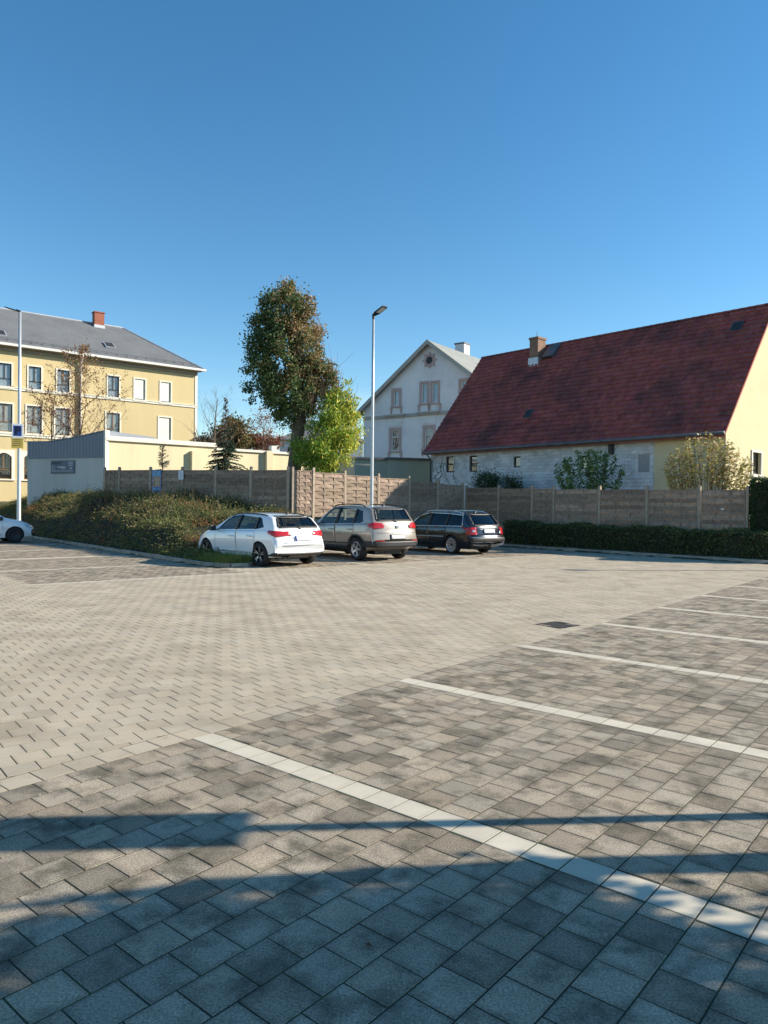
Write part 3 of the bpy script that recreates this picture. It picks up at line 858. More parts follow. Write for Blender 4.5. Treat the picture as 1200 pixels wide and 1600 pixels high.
# ---- yellow town building on the left
def yellow_building():
    Y = 71.0
    c = at_y(307.5, 640, Y)
    W = Wall((c.x, c.y), ANG2)
    root = thing('town_building', 'long yellow three-storey building with grey slate hip roof', 'building', (c.x, c.y, 0), ANG2)
    zb = terrain(c.x, c.y) - 0.5
    ze = W.s(307, 581)[1]
    L, D = -38.0, 13.0
    zs1 = W.s(306, 636)[1]
    zs2 = on_wall(0, 679, W.A, W.ang)[1]
    ops = []
    third = [(251, 266.5, 597, 629), (210.5, 226.5, 592.5, 625.5), (168.5, 186, 587.5, 621.5), (89.4, 108.6, 578.3, 613.7), (44.4, 64.4, 573, 609), (-3, 18, 568, 605)]
    second = [(248, 267, 652, 690), (166, 187, 646, 683.5), (86, 109, 638, 682), (42, 65, 634, 677.5), (-5, 19, 631, 674)]
    ground_ = [(-6, 18.2, 706, 747.5), (37.5, 60, 711, 750)]
    R3, R2, R1 = [W.rect(*o) for o in third], [W.rect(*o) for o in second], [W.rect(*o) for o in ground_]
    def level(rs, w):
        z0 = sum(r[2] for r in rs) / len(rs); z1 = sum(r[3] for r in rs) / len(rs)
        return [((r[0] + r[1]) / 2 - w / 2, (r[0] + r[1]) / 2 + w / 2, z0, z1) for r in rs]
    R3 = level(R3, sum(r[1] - r[0] for r in R3) / len(R3)); R2 = level(R2, sum(r[1] - r[0] for r in R2) / len(R2)); R1 = level(R1, sum(r[1] - r[0] for r in R1) / len(R1))
    for lst in (R3, R2, R1):                      # the rows go on along the facade beyond the frame
        x = min(r[0] for r in lst)
        w, z0, z1 = lst[0][1] - lst[0][0], lst[0][2], lst[0][3]
        for k in range(1, 4): lst.append((x - 2.75 * k, x - 2.75 * k + w, z0, z1))
    mb = MB()
    facade(mb, [(L, zb), (0, zb), (0, ze), (L, ze)], R3 + R2 + R1, 0.2)
    mb.add([(0, 0, zb), (0, D, zb), (0, D, ze), (0, 0, ze)], [(0, 1, 2, 3)])
    mb.add([(L, 0, zb), (L, D, zb), (L, D, ze), (L, 0, ze)], [(0, 1, 2, 3)])
    mb.add([(L, D, zb), (0, D, zb), (0, D, ze), (L, D, ze)], [(0, 1, 2, 3)])
    mb.build('wall', M['yellow'], root)
    def shutter(w, r): MB().box(r[0] + 0.02, r[1] - 0.16, 0.05, 0.08, r[2] + 0.16, r[3] - 0.01).build('roller_blind', M['blind'], w)
    for k, r in enumerate(R3):
      w = window(root, *r, frame='frame_white' if k < 2 else 'frame_dark', back='blind' if k < 2 else 'room_grey', surround='trim_white', sw=0.12, mull=1, trans=0.36)
      if k < 2: shutter(w, r)
    for k, r in enumerate(R2):
      w = window(root, *r, frame='frame_white' if k == 0 else 'frame_brown', back='blind' if k in (0, ) else 'curtain', surround='trim_white', sw=0.12, mull=1, trans=0.36)
      if k == 0: shutter(w, r)
    for k, r in enumerate(R1):
        w = window(root, *r, frame='frame_orange', back='room', surround='trim_white', sw=0.24, mull=1, trans=0.36, bars=True)
        x0, x1, z0, z1 = r; n = 10
        arc = [(x0 + (x1 - x0) * i / n, z1 - 0.32 * (2 * i / n - 1) ** 2) for i in range(n + 1)]
        MB().prism(arc + [(x1, z1 + 0.02), (x0, z1 + 0.02)], 'y', -0.045, 0.1).build('arch', M['trim_white'], w)
    for z, nm in ((zs1, 'string_course'), (zs2, 'string_course')):
        mb = MB(); mb.box(L, 0.05, -0.09, 0.0, z - 0.09, z + 0.09); mb.box(L, 0.08, -0.14, 0.0, z + 0.09, z + 0.16); mb.build(nm, M['trim_white'], root)
    MB().box(L, 0.3, -0.55, 0.0, ze - 0.02, ze + 0.12).build('soffit', M['soffit'], root)
    MB().box(L, 0.0, -0.12, 0.0, ze - 0.35, ze - 0.02).build('frieze', M['soffit'], root)
    mb = MB(); mb.box(L, 0.62, -0.75, -0.55, ze + 0.02, ze + 0.22); mb.build('gutter', M['gutter_white'], root)
    # hip roof
    yr = D / 2; WR = W.inward(yr)
    sr, zr = WR.s(192, 513)
    e = 0.6; zo = ze + 0.16
    mb = MB()
    v = [(L, -e, zo), (e, -e, zo), (e, D + e, zo), (L, D + e, zo), (sr, yr, zr), (L, yr, zr)]
    mb.add(v, [(0, 1, 4, 5), (1, 2, 4), (2, 3, 5, 4)])
    roof = mb.build('roof', M['slate'], root)
    MB().tube([(L, yr, zr + 0.03), (sr, yr, zr + 0.03)], 0.09, 8).build('ridge_cap', M['zinc'], roof)
    MB().tube([(sr, yr, zr + 0.02), (e, -e, zo + 0.03)], 0.08, 8).build('hip_cap', M['zinc'], roof)
    slope = (zr - zo) / (yr + e)
    def on_roof(px, py):
        # point of the front slope seen at a pixel, in the building's own axes
        d = ray(px, py); cs, sn = math.cos(ANG2), math.sin(ANG2)
        for k in range(1, 4000):
            t = 50 + k * 0.02
            x, y, z = d.x * t / d.y - c.x, t - c.y, CAMH + d.z * t / d.y
            lx, ly = x * cs + y * sn, -x * sn + y * cs
            if ly > -e and z < zo + (ly + e) * slope: return lx, ly, z
        return 0, 0, 0
    zz = zo + 0.7 * slope
    mb = MB()
    mb.tube([(L, -e + 0.62, zz + 0.13), (-0.2, -e + 0.62, zz + 0.13)], 0.025, 6)
    for k in range(40): mb.box(-0.5 - k * 0.9, -0.46 - k * 0.9, -e + 0.58, -e + 0.66, zz - 0.06, zz + 0.14)
    o = mb.build('snow_guard', M['dark_gutter'], roof); o['kind'] = 'stuff'
    lx, ly, lz = on_roof(156, 512)
    ch = MB(); s0, s1 = W.inward(ly).s(145, 500)[0], W.inward(ly).s(166, 500)[0]
    zt = W.inward(ly).s(155, 487)[1]
    w = (s1 - s0) * 0.72; xm = (s0 + s1) / 2
    ch = MB(); ch.box(xm - w / 2, xm + w / 2, ly, ly + w * 0.8, lz - 0.6, zt - 0.1); ch.box(xm - w / 2 - 0.06, xm + w / 2 + 0.06, ly - 0.06, ly + w * 0.8 + 0.06, zt - 0.1, zt)
    cho = ch.build('chimney', M['brick'], roof)
    MB().box(xm - w / 2 - 0.05, xm + w / 2 + 0.05, ly - 0.05, ly + w * 0.8, lz - 0.6, lz + 0.25).build('chimney_flashing', M['zinc'], roof)
    lx, ly, lz = on_roof(171, 541)
    Rm = Matrix.Translation((lx, ly, lz)) @ Matrix.Rotation(math.atan(slope), 4, 'X')
    mb = MB(); mb.box(-0.45, 0.45, -0.5, 0.6, 0.02, 0.14, 0, Rm); mb.box(-0.36, 0.36, -0.42, 0.52, 0.14, 0.16, 1, Rm); mb.build('skylight', [M['zinc'], M['frame_dark']], roof)
    lx, ly, lz = on_roof(0, 522)
    Rm = Matrix.Translation((lx, ly, lz)) @ Matrix.Rotation(math.atan(slope), 4, 'X')
    mb = MB(); mb.box(-0.45, 0.45, -0.5, 0.6, 0.02, 0.14, 0, Rm); mb.box(-0.36, 0.36, -0.42, 0.52, 0.14, 0.16, 1, Rm); mb.build('skylight', [M['zinc'], M['frame_dark']], roof)
    sp = W.s(125, 600)[0]
    mb = MB(); mb.tube([(sp, -0.65, ze + 0.05), (sp, -0.4, ze - 0.4), (sp, -0.16, ze - 0.7), (sp, -0.16, zb)], 0.13, 8); mb.build('downpipe', M['gutter_white'], root, smooth=True)
    MB().box(-0.22, 0.03, -0.05, -0.001, zb, ze - 0.4).build('corner_pilaster', M['trim_white'], root)
yellow_building()

# ---- red-roofed house on the right
def tile_mesh(w, l):
    n = 6; vs = []
    prof = [(0.0, 0.030), (0.12, 0.052), (0.26, 0.038), (0.42, 0.006), (0.7, 0.0), (0.9, 0.014), (1.0, 0.028)]
    for y, up in ((0.0, 0.055), (l + 0.03, 0.0)):
        vs += [(px_ * w, y, h + up) for px_, h in prof]
    vs += [(px_ * w, 0.0, -0.01) for px_, h in prof]
    k = len(prof)
    fs = [(i, i + 1, k + i + 1, k + i) for i in range(k - 1)] + [(2 * k + i, 2 * k + i + 1, i + 1, i) for i in range(k - 1)]
    return vs, fs
def red_house():
    ang = math.atan2(-0.743, 0.669)
    A = at_y(1134, 690, 29.0)
    W = Wall((A.x, A.y), ang)
    root = thing('farmhouse', 'low house with steep dark red tiled roof behind the right fence', 'house', (A.x, A.y, 0), ang)
    zb = 0.0
    # heights read where the eave meets the front corner
    zw = W.s(1134, 686)[1]                       # wall top
    L = W.s(672, 730)[0]
    D, e = 9.0, 0.42
    WR = W.inward(D / 2)
    zr = (WR.s(1190, 479.5)[1] + WR.s(760, 558.5)[1]) / 2
    xl = W.inward(D / 2).s(757, 559)[0]
    L = (L + xl) / 2
    We = W.inward(-e - 0.06)
    ze_ = (We.s(690, 705.5)[1] + We.s(1015, 686)[1]) / 2 + 0.02
    zw = ze_ + (zr - ze_) * e / (D / 2 + e) - 0.1
    xs = W.s(1022, 730)[0]                       # cladding ends, plaster begins
    wins = [W.rect(*r) for r in ((696.5, 708.5, 713, 738), (733, 746, 712, 737), (802, 813, 713, 730.5), (907, 920, 712, 733), (997, 1015, 710, 738))]
    mb = MB()
    facade(mb, [(L, zb), (xs, zb), (xs, zw), (L, zw)], wins, 0.2)
    wall = mb.build('wall', M['slate_white'], root)
    mb = MB()
    facade(mb, [(xs, zb), (0, zb), (0, zw), (xs, zw)], [], 0.2)
    # right gable with its window
    def gp(px, py):                               # gable plane runs along local +y
        s_, z_ = on_wall(px, py, (A.x, A.y), ang + math.pi / 2); return s_, z_
    g0, g1 = gp(1174.5, 725)[0], gp(1188, 725)[0]
    gz1, gz0 = gp(1181, 707)[1], gp(1181, 741)[1]
    gb = MB(); facade(gb, [(0, zb), (D, zb), (D, zw), (D / 2, zr - 0.1), (0, zw)], [(g0, g1, gz0, gz1)], 0.2)
    mb.add([(-q[1], q[0], q[2]) for q in gb.v], gb.f)
    mb.build('plaster_wall', M['gable_yellow'], root)
    mb = MB()
    mb.add([(L, 0, zb), (L, D, zb), (L, D, zw), (L, D / 2, zr - 0.1), (L, 0, zw)], [(0, 1, 2, 3, 4)])
    mb.add([(L, D, zb), (0, D, zb), (0, D, zw), (L, D, zw)], [(0, 1, 2, 3)])
    mb.build('rear_wall', M['gable_yellow'], root)
    gw = window(root, g0, g1, gz0, gz1, frame='frame_dark', back='room', surround='trim_white', sw=0.09, mull=0, trans=None, sill=True)
    Rg = Matrix.Rotation(math.pi / 2, 4, 'Z')
    for o in [gw] + list(gw.children): o.data.transform(Rg)
    for k, r in enumerate(wins):
        if k == 4:
            MB().box(r[0], r[1], 0.03, 0.08, r[2], r[3]).build('window_board', M['board_grey'], root)
        else: window(root, *r, frame='frame_dark', back='curtain' if k < 2 else 'room', mull=0, trans=0.5 if k < 2 else None, sill=False)
    # cladding slates: staggered courses laid over the wall
    cl = MB(); ph, pw = 0.155, 0.30
    rows = int((zw - 0.42 - 0.6) / ph)
    for j in range(rows):
        z0 = 0.6 + j * ph; off = (j % 2) * pw / 2
        x = L + off - pw
        while x < xs - 0.02:
            x0, x1 = max(x, L), min(x + pw, xs - 0.02)
            if x1 - x0 > 0.05 and not any(r[0] - 0.03 < x1 and r[1] + 0.03 > x0 and r[2] - 0.03 < z0 + ph and r[3] + 0.03 > z0 for r in wins):
                t = random.uniform(0.78, 1.08); y0 = -0.038 - random.uniform(0, 0.01)
                cl.add([(x0 + 0.006, y0, z0 + 0.02), (x0 + 0.03, y0, z0), (x1 - 0.03, y0, z0), (x1 - 0.006, y0, z0 + 0.02), (x1 - 0.006, -0.006, z0 + ph + 0.02), (x0 + 0.006, -0.006, z0 + ph + 0.02),
                        (x0 + 0.006, 0, z0 + 0.02), (x0 + 0.03, 0, z0), (x1 - 0.03, 0, z0), (x1 - 0.006, 0, z0 + 0.02)],
                       [(0, 1, 2, 3, 4, 5), (6, 7, 1, 0), (7, 8, 2, 1), (8, 9, 3, 2)], 0, (t, t, t))
            x += pw
    o = cl.build('cladding_slates', M['slate_white'], wall); o['kind'] = 'stuff'
    MB().box(L, xs, -0.065, -0.05, zw - 0.42, zw).build('eave_board', M['pink_board'], root)
    # roof planes
    e = 0.42
    vx = 0.14
    def rf(y): return ze_ + (zr - ze_) * (y + e) / (D / 2 + e)
    mb = MB()
    mb.add([(L - vx, -e, ze_), (vx, -e, ze_), (vx, D / 2, zr), (L - vx, D / 2, zr), (L - vx, D + e, ze_), (vx, D + e, ze_),
            (L - vx, -e, ze_ - 0.12), (vx, -e, ze_ - 0.12), (vx, D / 2, zr - 0.14), (L - vx, D / 2, zr - 0.14), (L - vx, D + e, ze_ - 0.12), (vx, D + e, ze_ - 0.12)],
           [(0, 1, 2, 3), (3, 2, 5, 4), (1, 7, 8, 2), (2, 8, 11, 5), (0, 3, 9, 6), (3, 4, 10, 9), (6, 7, 1, 0), (4, 5, 11, 10), (7, 6, 9, 8), (8, 9, 10, 11)])
    roof = mb.build('roof', M['tile'], root)
    SLl = math.hypot(D / 2 + e, zr - ze_); rows = 25; rl = SLl / rows; tw = 0.232
    cols = int((-L + 2 * vx) / tw)
    tw = (-L + 2 * vx) / cols
    pitch = math.atan2(zr - ze_, D / 2 + e)
    vs, fs = tile_mesh(tw, rl)
    Rx = Matrix.Rotation(pitch, 3, 'X')
    vr = [Rx @ Vector(v) for v in vs]
    lo = MB()
    tmesh = MB().add(vr, fs).mesh('roof_tile', M['tile'])
    holes = []
    hatch = None
    cells = []
    for j in range(rows):
        for i in range(cols):
            y = -e + (D / 2 + e) * j / rows; z = rf(y)
            cells.append((i, j, L - vx + i * tw, y, z))
    cells.sort(key=lambda c_: -c_[0] * tw + c_[1] * 0.02)
    for n_, (i, j, x, y, z) in enumerate(cells):
        b = random.uniform(0.85, 1.15) * (0.9 if random.random() < 0.2 else 1)
        tint = (b, b * random.uniform(0.85, 1.05), b * random.uniform(0.85, 1.1))
        dz = random.gauss(0, 0.004) + 0.012
        if n_ < 300:
            o = bpy.data.objects.new('roof_tile', tmesh); link(o, roof); o.location = (x, y, z + dz); o.color = (*tint, 1)
        else:
            lo.add([(v.x + x, v.y + y, v.z + z + dz) for v in vr], fs, 0, tint)
    o = lo.build('tile_field', M['tile'], roof); o['kind'] = 'stuff'
    mb = MB()
    for k in range(int(-L / 0.36) + 1):
        x = L - vx + k * 0.36
        vs = []
        for xx, r in ((x, 0.12), (x + 0.37, 0.105)):
            vs += [(xx, D / 2 + r * math.cos(a * math.pi / 8), zr + 0.0 + r * 0.9 * math.sin(a * math.pi / 8)) for a in range(9)]
        mb.add(vs, [(q, q + 1, 10 + q, 9 + q) for q in range(8)], 0, (lambda t: (t, t, t))(random.uniform(0.55, 0.8)))
    o = mb.build('ridge_tiles', M['tile'], roof); o['kind'] = 'stuff'
    mb = MB(); mb.tube([(L - vx - 0.05, -e - 0.06, ze_ - 0.02), (vx, -e - 0.06, ze_ + 0.01)], 0.075, 10); mb.build('gutter', M['dark_gutter'], root, smooth=True)
    MB().tube([(L + 0.1, -e - 0.05, ze_ - 0.06), (L + 0.1, -0.1, ze_ - 0.35), (L + 0.1, -0.08, 0.3)], 0.045, 8).build('downpipe', M['dark_gutter'], root, smooth=True)
    mb = MB(); mb.box(-0.0, 0.03, 0, 0.16, zb, zw); 
    sx, sz = W.s(957, 703)
    MB().box(sx - 0.1, sx + 0.1, -0.2, 0.0, sz - 0.2, sz + 0.25).build('vent_box', M['frame_dark'], root)
    # chimney
    def on_slope(px, py):
        d = ray(px, py); cs, sn = math.cos(ang), math.sin(ang)
        for k in range(1, 4000):
            t = 22 + k * 0.01
            x, y, z = d.x * t / d.y - A.x, t - A.y, CAMH + d.z * t / d.y
            lx, ly = x * cs + y * sn, -x * sn + y * cs
            if ly > -e and z < rf(ly): return lx, ly, z
        return 0, 0, 0
    lx, ly, lz = on_slope(834, 571)
    Wc = W.inward(ly)
    x0, x1 = Wc.s(827.5, 545)[0], Wc.s(840.5, 545)[0]
    zt = Wc.s(833, 527)[1]
    w = x1 - x0
    mb = MB(); mb.box(x0, x1, ly, ly + w * 1.25, lz - 0.4, zt - 0.12); mb.box(x0 - 0.04, x1 + 0.04, ly - 0.04, ly + w * 1.25 + 0.04, zt - 0.12, zt)
    mb.build('chimney', M['old_brick'], roof)
    MB().box(x0 - 0.05, x1 + 0.05, ly - 0.06, ly + w, lz - 0.4, lz + 0.42).build('chimney_flashing', M['zinc'], roof)
    MB().tube([(x0 + w / 2, ly + w / 2, zt), (x0 + w / 2, ly + w / 2, zt + 0.35)], 0.015, 5).build('chimney_rod', M['dark_gutter'], roof)
    lx, ly, lz = on_slope(857, 562)
    Rm = Matrix.Translation((lx, ly, lz)) @ Matrix.Rotation(pitch, 4, 'X')
    mb = MB(); mb.prism([(0.0, 0.02), (0.0, 0.26), (1.2, 0.10), (1.2, 0.02)], 'x', -0.36, 0.36, 0, Rm); mb.box(-0.3, 0.3, -0.012, -0.002, 0.05, 0.22, 1, Rm); mb.build('roof_hatch', [M['dark_gutter'], M['frame_dark']], roof)
    for px, py in ((827, 648), (0, 0), (1152, 512)):
        if not px: continue
        lx, ly, lz = on_slope(px, py)
        Rm = Matrix.Translation((lx, ly, lz)) @ Matrix.Rotation(pitch, 4, 'X')
        mb = MB(); mb.box(-0.24, 0.24, -0.3, 0.3, 0.02, 0.10, 0, Rm); mb.box(-0.2, -0.015, -0.26, 0.26, 0.1, 0.115, 1, Rm); mb.box(0.015, 0.2, -0.26, 0.26, 0.1, 0.115, 1, Rm)
        mb.build('skylight', [M['dark_gutter'], M['frame_dark']], roof)
red_house()

# ---- white gabled house behind
def white_house():
    ang = math.atan2(-0.574, 0.819)
    A = at_y(568, 690, 60.0)
    W = Wall((A.x, A.y), ang)
    root = thing('gabled_house', 'white gabled house with pink stone window surrounds behind the red roof', 'house', (A.x, A.y, 0), ang)
    sa, za = W.s(672, 537)
    ze = W.s(568, 642)[1]
    Wd, D = 2 * sa, 15.0
    zb = 1.0
    r = [W.rect(*q) for q in ((615, 624, 610.5, 634.6), (658.5, 667.5, 599, 630), (675, 684.5, 598, 629), (720.5, 731, 595, 624), (611.5, 624, 672, 704.5), (664, 677, 668, 700.5))]
    mb = MB()
    facade(mb, [(0, zb), (Wd, zb), (Wd, ze), (sa, za), (0, ze)], r, 0.2)
    mb.add([(0, 0, zb), (0, D, zb), (0, D, ze), (0, 0, ze)], [(0, 1, 2, 3)])
    mb.add([(Wd, 0, zb), (Wd, D, zb), (Wd, D, ze), (Wd, 0, ze)], [(0, 1, 2, 3)])
    mb.add([(0, D, zb), (Wd, D, zb), (Wd, D, ze), (sa, D, za), (0, D, ze)], [(0, 1, 2, 3, 4)])
    mb.build('wall', M['white_wall'], root)
    for k, q in enumerate(r):
        w = window(root, *q, frame='frame_white', back='room_grey' if k < 4 else 'room', mull=0, trans=None if k < 4 else 0.68, surround='pink_stone', sw=0.2 if k not in (1, 2) else 0.16, proud=0.07, sill=True)
        x0, x1, z0, z1 = q
        mb = MB()
        for xx in (x0 - 0.2, x1 + 0.2): mb.prism([(xx - 0.1, z0 - 0.12), (xx + 0.1, z0 - 0.12), (xx + 0.04, z0 - 0.6), (xx - 0.04, z0 - 0.6)], 'y', -0.1, 0.0)
        o = mb.build('sill_brackets', M['pink_stone'], w); o['kind'] = 'stuff'
        if k >= 4:
            MB().box(x0 - 0.25, x1 + 0.25, -0.06, 0.0, z1 + 0.31, z1 + 0.95).build('lintel_panel', M['white_wall'], w)
            mb = MB(); mb.box(x0 - 0.45, x1 + 0.45, -0.2, 0.0, z1 + 0.95, z1 + 1.08); mb.box(x0 - 0.62, x1 + 0.62, -0.32, 0.0, z1 + 1.08, z1 + 1.22); mb.build('cornice', M['trim_grey'], w)
    zs = W.s(570, 653.5)[1]
    MB().box(0, Wd, -0.12, 0.0, zs - 0.15, zs + 0.1).build('string_course', M['trim_grey'], root)
    rx, rz_ = W.s(671.5, 563)
    mb = MB(); n = 16
    for k in range(n):
        a = 2 * math.pi * k / n; ro = 0.62 if k % 2 == 0 else 0.5
        mb.prism([(rx + 0.3 * math.cos(a - 0.2), rz_ + 0.3 * math.sin(a - 0.2)), (rx + ro * math.cos(a - 0.12), rz_ + ro * math.sin(a - 0.12)), (rx + ro * math.cos(a + 0.12), rz_ + ro * math.sin(a + 0.12)), (rx + 0.3 * math.cos(a + 0.2), rz_ + 0.3 * math.sin(a + 0.2))], 'y', -0.08, 0.0)
    o = mb.build('rosette', M['pink_stone'], root); o['kind'] = 'stuff'
    MB().prism([(rx + 0.33 * math.cos(k * math.pi / 10), rz_ + 0.33 * math.sin(k * math.pi / 10)) for k in range(20)], 'y', -0.05, 0.02).build('rosette_window', M['frame_dark'], root)
    # roof
    e, t = 0.45, 0.22
    sl = (za - ze) / sa
    mb = MB()
    for sgn in (0, 1):
        x0 = -e if sgn == 0 else Wd + e
        z0 = ze - e * sl
        mb.add([(x0, -e, z0), (sa, -e, za), (sa, D + e, za), (x0, D + e, z0), (x0, -e, z0 + t), (sa, -e, za + t), (sa, D + e, za + t), (x0, D + e, z0 + t)],
               [(0, 1, 2, 3), (7, 6, 5, 4), (0, 4, 5, 1), (3, 2, 6, 7), (0, 3, 7, 4)])
    roof = mb.build('roof', M['slate_light'], root)
    mb = MB()
    for x0 in (-e, Wd + e): 
        z0 = ze - e * sl
        mb.add([(x0, -e - 0.03, z0 - 0.1), (sa, -e - 0.03, za - 0.1), (sa, -e - 0.03, za + t + 0.03), (x0, -e - 0.03, z0 + t + 0.03), (x0, -e + 0.05, z0 - 0.1), (sa, -e + 0.05, za - 0.1)], [(0, 1, 2, 3), (0, 4, 5, 1)])
    mb.build('bargeboard', M['trim_grey'], roof)
    Wc = W.inward(8.0); x0, x1 = Wc.s(711, 545)[0], Wc.s(734, 545)[0]; zt = Wc.s(722, 537)[1]
    MB().box(x0, x0 + (x1 - x0) * 0.62, 8.0, 9.0, za - 3, zt).build('chimney', M['white_wall'], roof)
    MB().box(x0 - 0.06, x0 + (x1 - x0) * 0.62 + 0.06, 7.94, 9.06, zt, zt + 0.12).build('chimney_cap', M['dark_gutter'], roof)
    Rm = Matrix.Translation((sa + 2.2, 5.0, za + t - 2.2 * sl)) @ Matrix.Rotation(math.atan(sl), 4, 'Y')
    mb = MB(); mb.box(-0.5, 0.5, -0.45, 0.45, 0.0, 0.12, 0, Rm); mb.box(-0.42, 0.42, -0.37, 0.37, 0.12, 0.14, 1, Rm); mb.build('skylight', [M['zinc'], M['frame_dark']], roof)
white_house()

# ---- grey-green garden annex between the houses
def annex():
    ang = math.atan2(0.30, 0.95)
    c = at_y(607, 740, 45.0)
    root = thing('annex', 'low grey-green rendered annex wall with dark coping left of the red-roofed house', 'annex', (c.x, c.y, 0), ang)
    W = Wall((c.x, c.y), ang)
    z = W.s(607, 718)[1]; s0 = W.s(556, 730)[0]; s1 = W.s(672, 730)[0] + 0.6
    MB().box(0, s1, 0, 6, 0, z).box(s0, -0.001, 0.25, 6.2, 0, z - 0.02).build('wall', M['green_wall'], root)
    mb = MB(); mb.box(-0.1, s1, -0.12, 6, z, z + 0.14); mb.box(s0, -0.101, 0.13, 6.1, z - 0.02, z + 0.12); mb.build('coping', M['dark_gutter'], root)
annex()

# ---- pale yellow yard wall and the shed at its end
def yard_wall():
    c = at_y(164, 720, 38.0); e2 = at_y(458, 720, 45.4)
    d = Vector((e2.x - c.x, e2.y - c.y)); ang = math.atan2(d.y, d.x); L = d.length
    root = thing('yard_wall', 'pale yellow rendered yard wall with white coping behind the fence', 'wall', (c.x, c.y, 0), ang)
    W = Wall((c.x, c.y), ang)
    z0 = W.s(172, 688)[1]; z1 = W.s(300, 697)[1]; z2 = W.s(452, 709)[1]
    sA, sB = W.s(298, 730)[0], W.s(336, 730)[0]
    zb = 0.6
    MB().box(0.0, sB, 0, 0.35, zb, (z0 + z1) / 2).box(sB + 0.001, L + 3, 0.02, 0.35, zb, z2 - 0.05).build('wall', M['cream_wall'], root)
    for a, b in ((293, 312), (410, 423)):
        x0, x1 = W.s(a, 720)[0], W.s(b, 720)[0]
        MB().box(x0 + 0.15, x1, -0.28, 0.0, zb, W.s((a + b) / 2, 705)[1]).build('pilaster', M['cream_wall'], root)
    zt = (z0 + z1) / 2
    mb = MB(); mb.box(0.02, sB + 0.05, -0.12, 0.45, zt, zt + 0.16); mb.box(0.02, sB + 0.02, -0.06, 0.4, zt + 0.16, zt + 0.24); mb.box(sB + 0.051, L + 3, -0.1, 0.45, z2 - 0.05, z2 + 0.09)
    mb.build('coping', M['trim_white'], root)
    x0 = W.s(424, 700)[0]; MB().box(x0, x0 + 0.35, -0.05, 0.3, z2 + 0.09, z2 + 0.42).build('pier_cap', M['trim_white'], root)
    # shed
    ang1 = ANG1 + math.pi                              # left to right as seen
    S = thing('shed', 'flat grey shed with blue-grey corrugated sheet along its top', 'shed', (c.x, c.y, 0), ang1)
    Ws = Wall((c.x, c.y), ang1)
    xl = Ws.s(43, 720)[0]
    zc = (Ws.s(150, 714)[1] + Ws.s(50, 715.5)[1]) / 2
    zl, zm, zr = Ws.s(45, 691)[1], Ws.s(78, 690.5)[1], Ws.s(160, 674)[1]
    xm = Ws.s(78, 690)[0]
    MB().box(xl, -0.02, 0.0, 4.0, 0.4, zc).build('wall', M['shed_wall'], S)
    # corrugated sheet: real ribs
    mb = MB(); n = int(-xl / 0.055); vs = []
    for k in range(n + 1):
        x = xl + (-xl - 0.04) * k / n
        y = -0.05 + (0.028 if (k % 4) in (0, 1) else 0.0)
        top = zl + (zm - zl) * (x - xl) / (xm - xl) if x < xm else zm + (zr - zm) * ((x - xm) / (0 - xm)) ** 1.25
        vs += [(x, y, zc - 0.05), (x, y, top)]
    mb.add(vs, [(2 * k, 2 * k + 2, 2 * k + 3, 2 * k + 1) for k in range(n)])
    top_pts = [(xl, zl), (xm, zm), (xm / 2, zm + (zr - zm) * 0.5 ** 1.25), (-0.04, zr)]
    mb.build('corrugated_sheet', M['corrugated'], S)
    mb = MB()
    for (xa, za), (xb, zb_) in zip(top_pts, top_pts[1:]):
        mb.prism([(xa, za), (xb, zb_), (xb, zb_ + 0.05), (xa, za + 0.05)], 'y', -0.08, 4.0)
    mb.prism([(xl, zc)] + [(-0.04, zc)] + top_pts[::-1], 'y', 0.0, 3.9)
    mb.build('roof', M['corrugated'], S)
    MB().box(-0.02, 0.10, -0.08, 0.22, 0.4, zr + 0.06).build('end_post', M['trim_white'], S)
    # sign
    r = Ws.rect(80.5, 117.5, 719.5, 740)
    sg = thing('shop_sign', 'faded blue-grey shop sign with pale lettering on the shed wall', 'sign', (c.x, c.y, 0), ang1)
    MB().box(r[0], r[1], -0.05, -0.015, r[2], r[3]).build('board', M['sign_slate'], sg)
    w, h = r[1] - r[0], r[3] - r[2]
    t1 = text_mesh('sign_lettering', 'BEAUTY', h * 0.27, M['sign_pale'], sg, Matrix.Translation((r[0] + w * 0.04, -0.055, r[2] + h * 0.71)) @ Matrix.Rotation(math.pi / 2, 4, 'X'), 0.003)
    t1['kind'] = 'stuff'
    cx, cz = r[0] + w * 0.12, r[2] + h * 0.45
    mb = MB()
    for k in range(6):
        a = k * math.pi / 3; mb.tube([(cx + 0.09 * math.cos(a) + 0.045 * math.cos(b * math.pi / 4), -0.056, cz + 0.09 * math.sin(a) + 0.045 * math.sin(b * math.pi / 4)) for b in range(9)], 0.012, 5, cap=False)
    o = mb.build('flower_mark', M['sign_pale'], sg); o['kind'] = 'stuff'
    for k, (a, b, z, t) in enumerate(((0.28, 0.62, 0.5, 0.05), (0.42, 0.66, 0.40, 0.03), (0.74, 0.93, 0.86, 0.035), (0.74, 0.93, 0.74, 0.035), (0.74, 0.93, 0.62, 0.035), (0.80, 0.9, 0.4, 0.06), (0.03, 0.94, 0.2, 0.025))):
        MB().box(r[0] + w * a, r[0] + w * b, -0.054, -0.05, r[2] + h * (z - t), r[2] + h * (z + t)).build('print_line', M['sign_pale'], sg)
yard_wall()

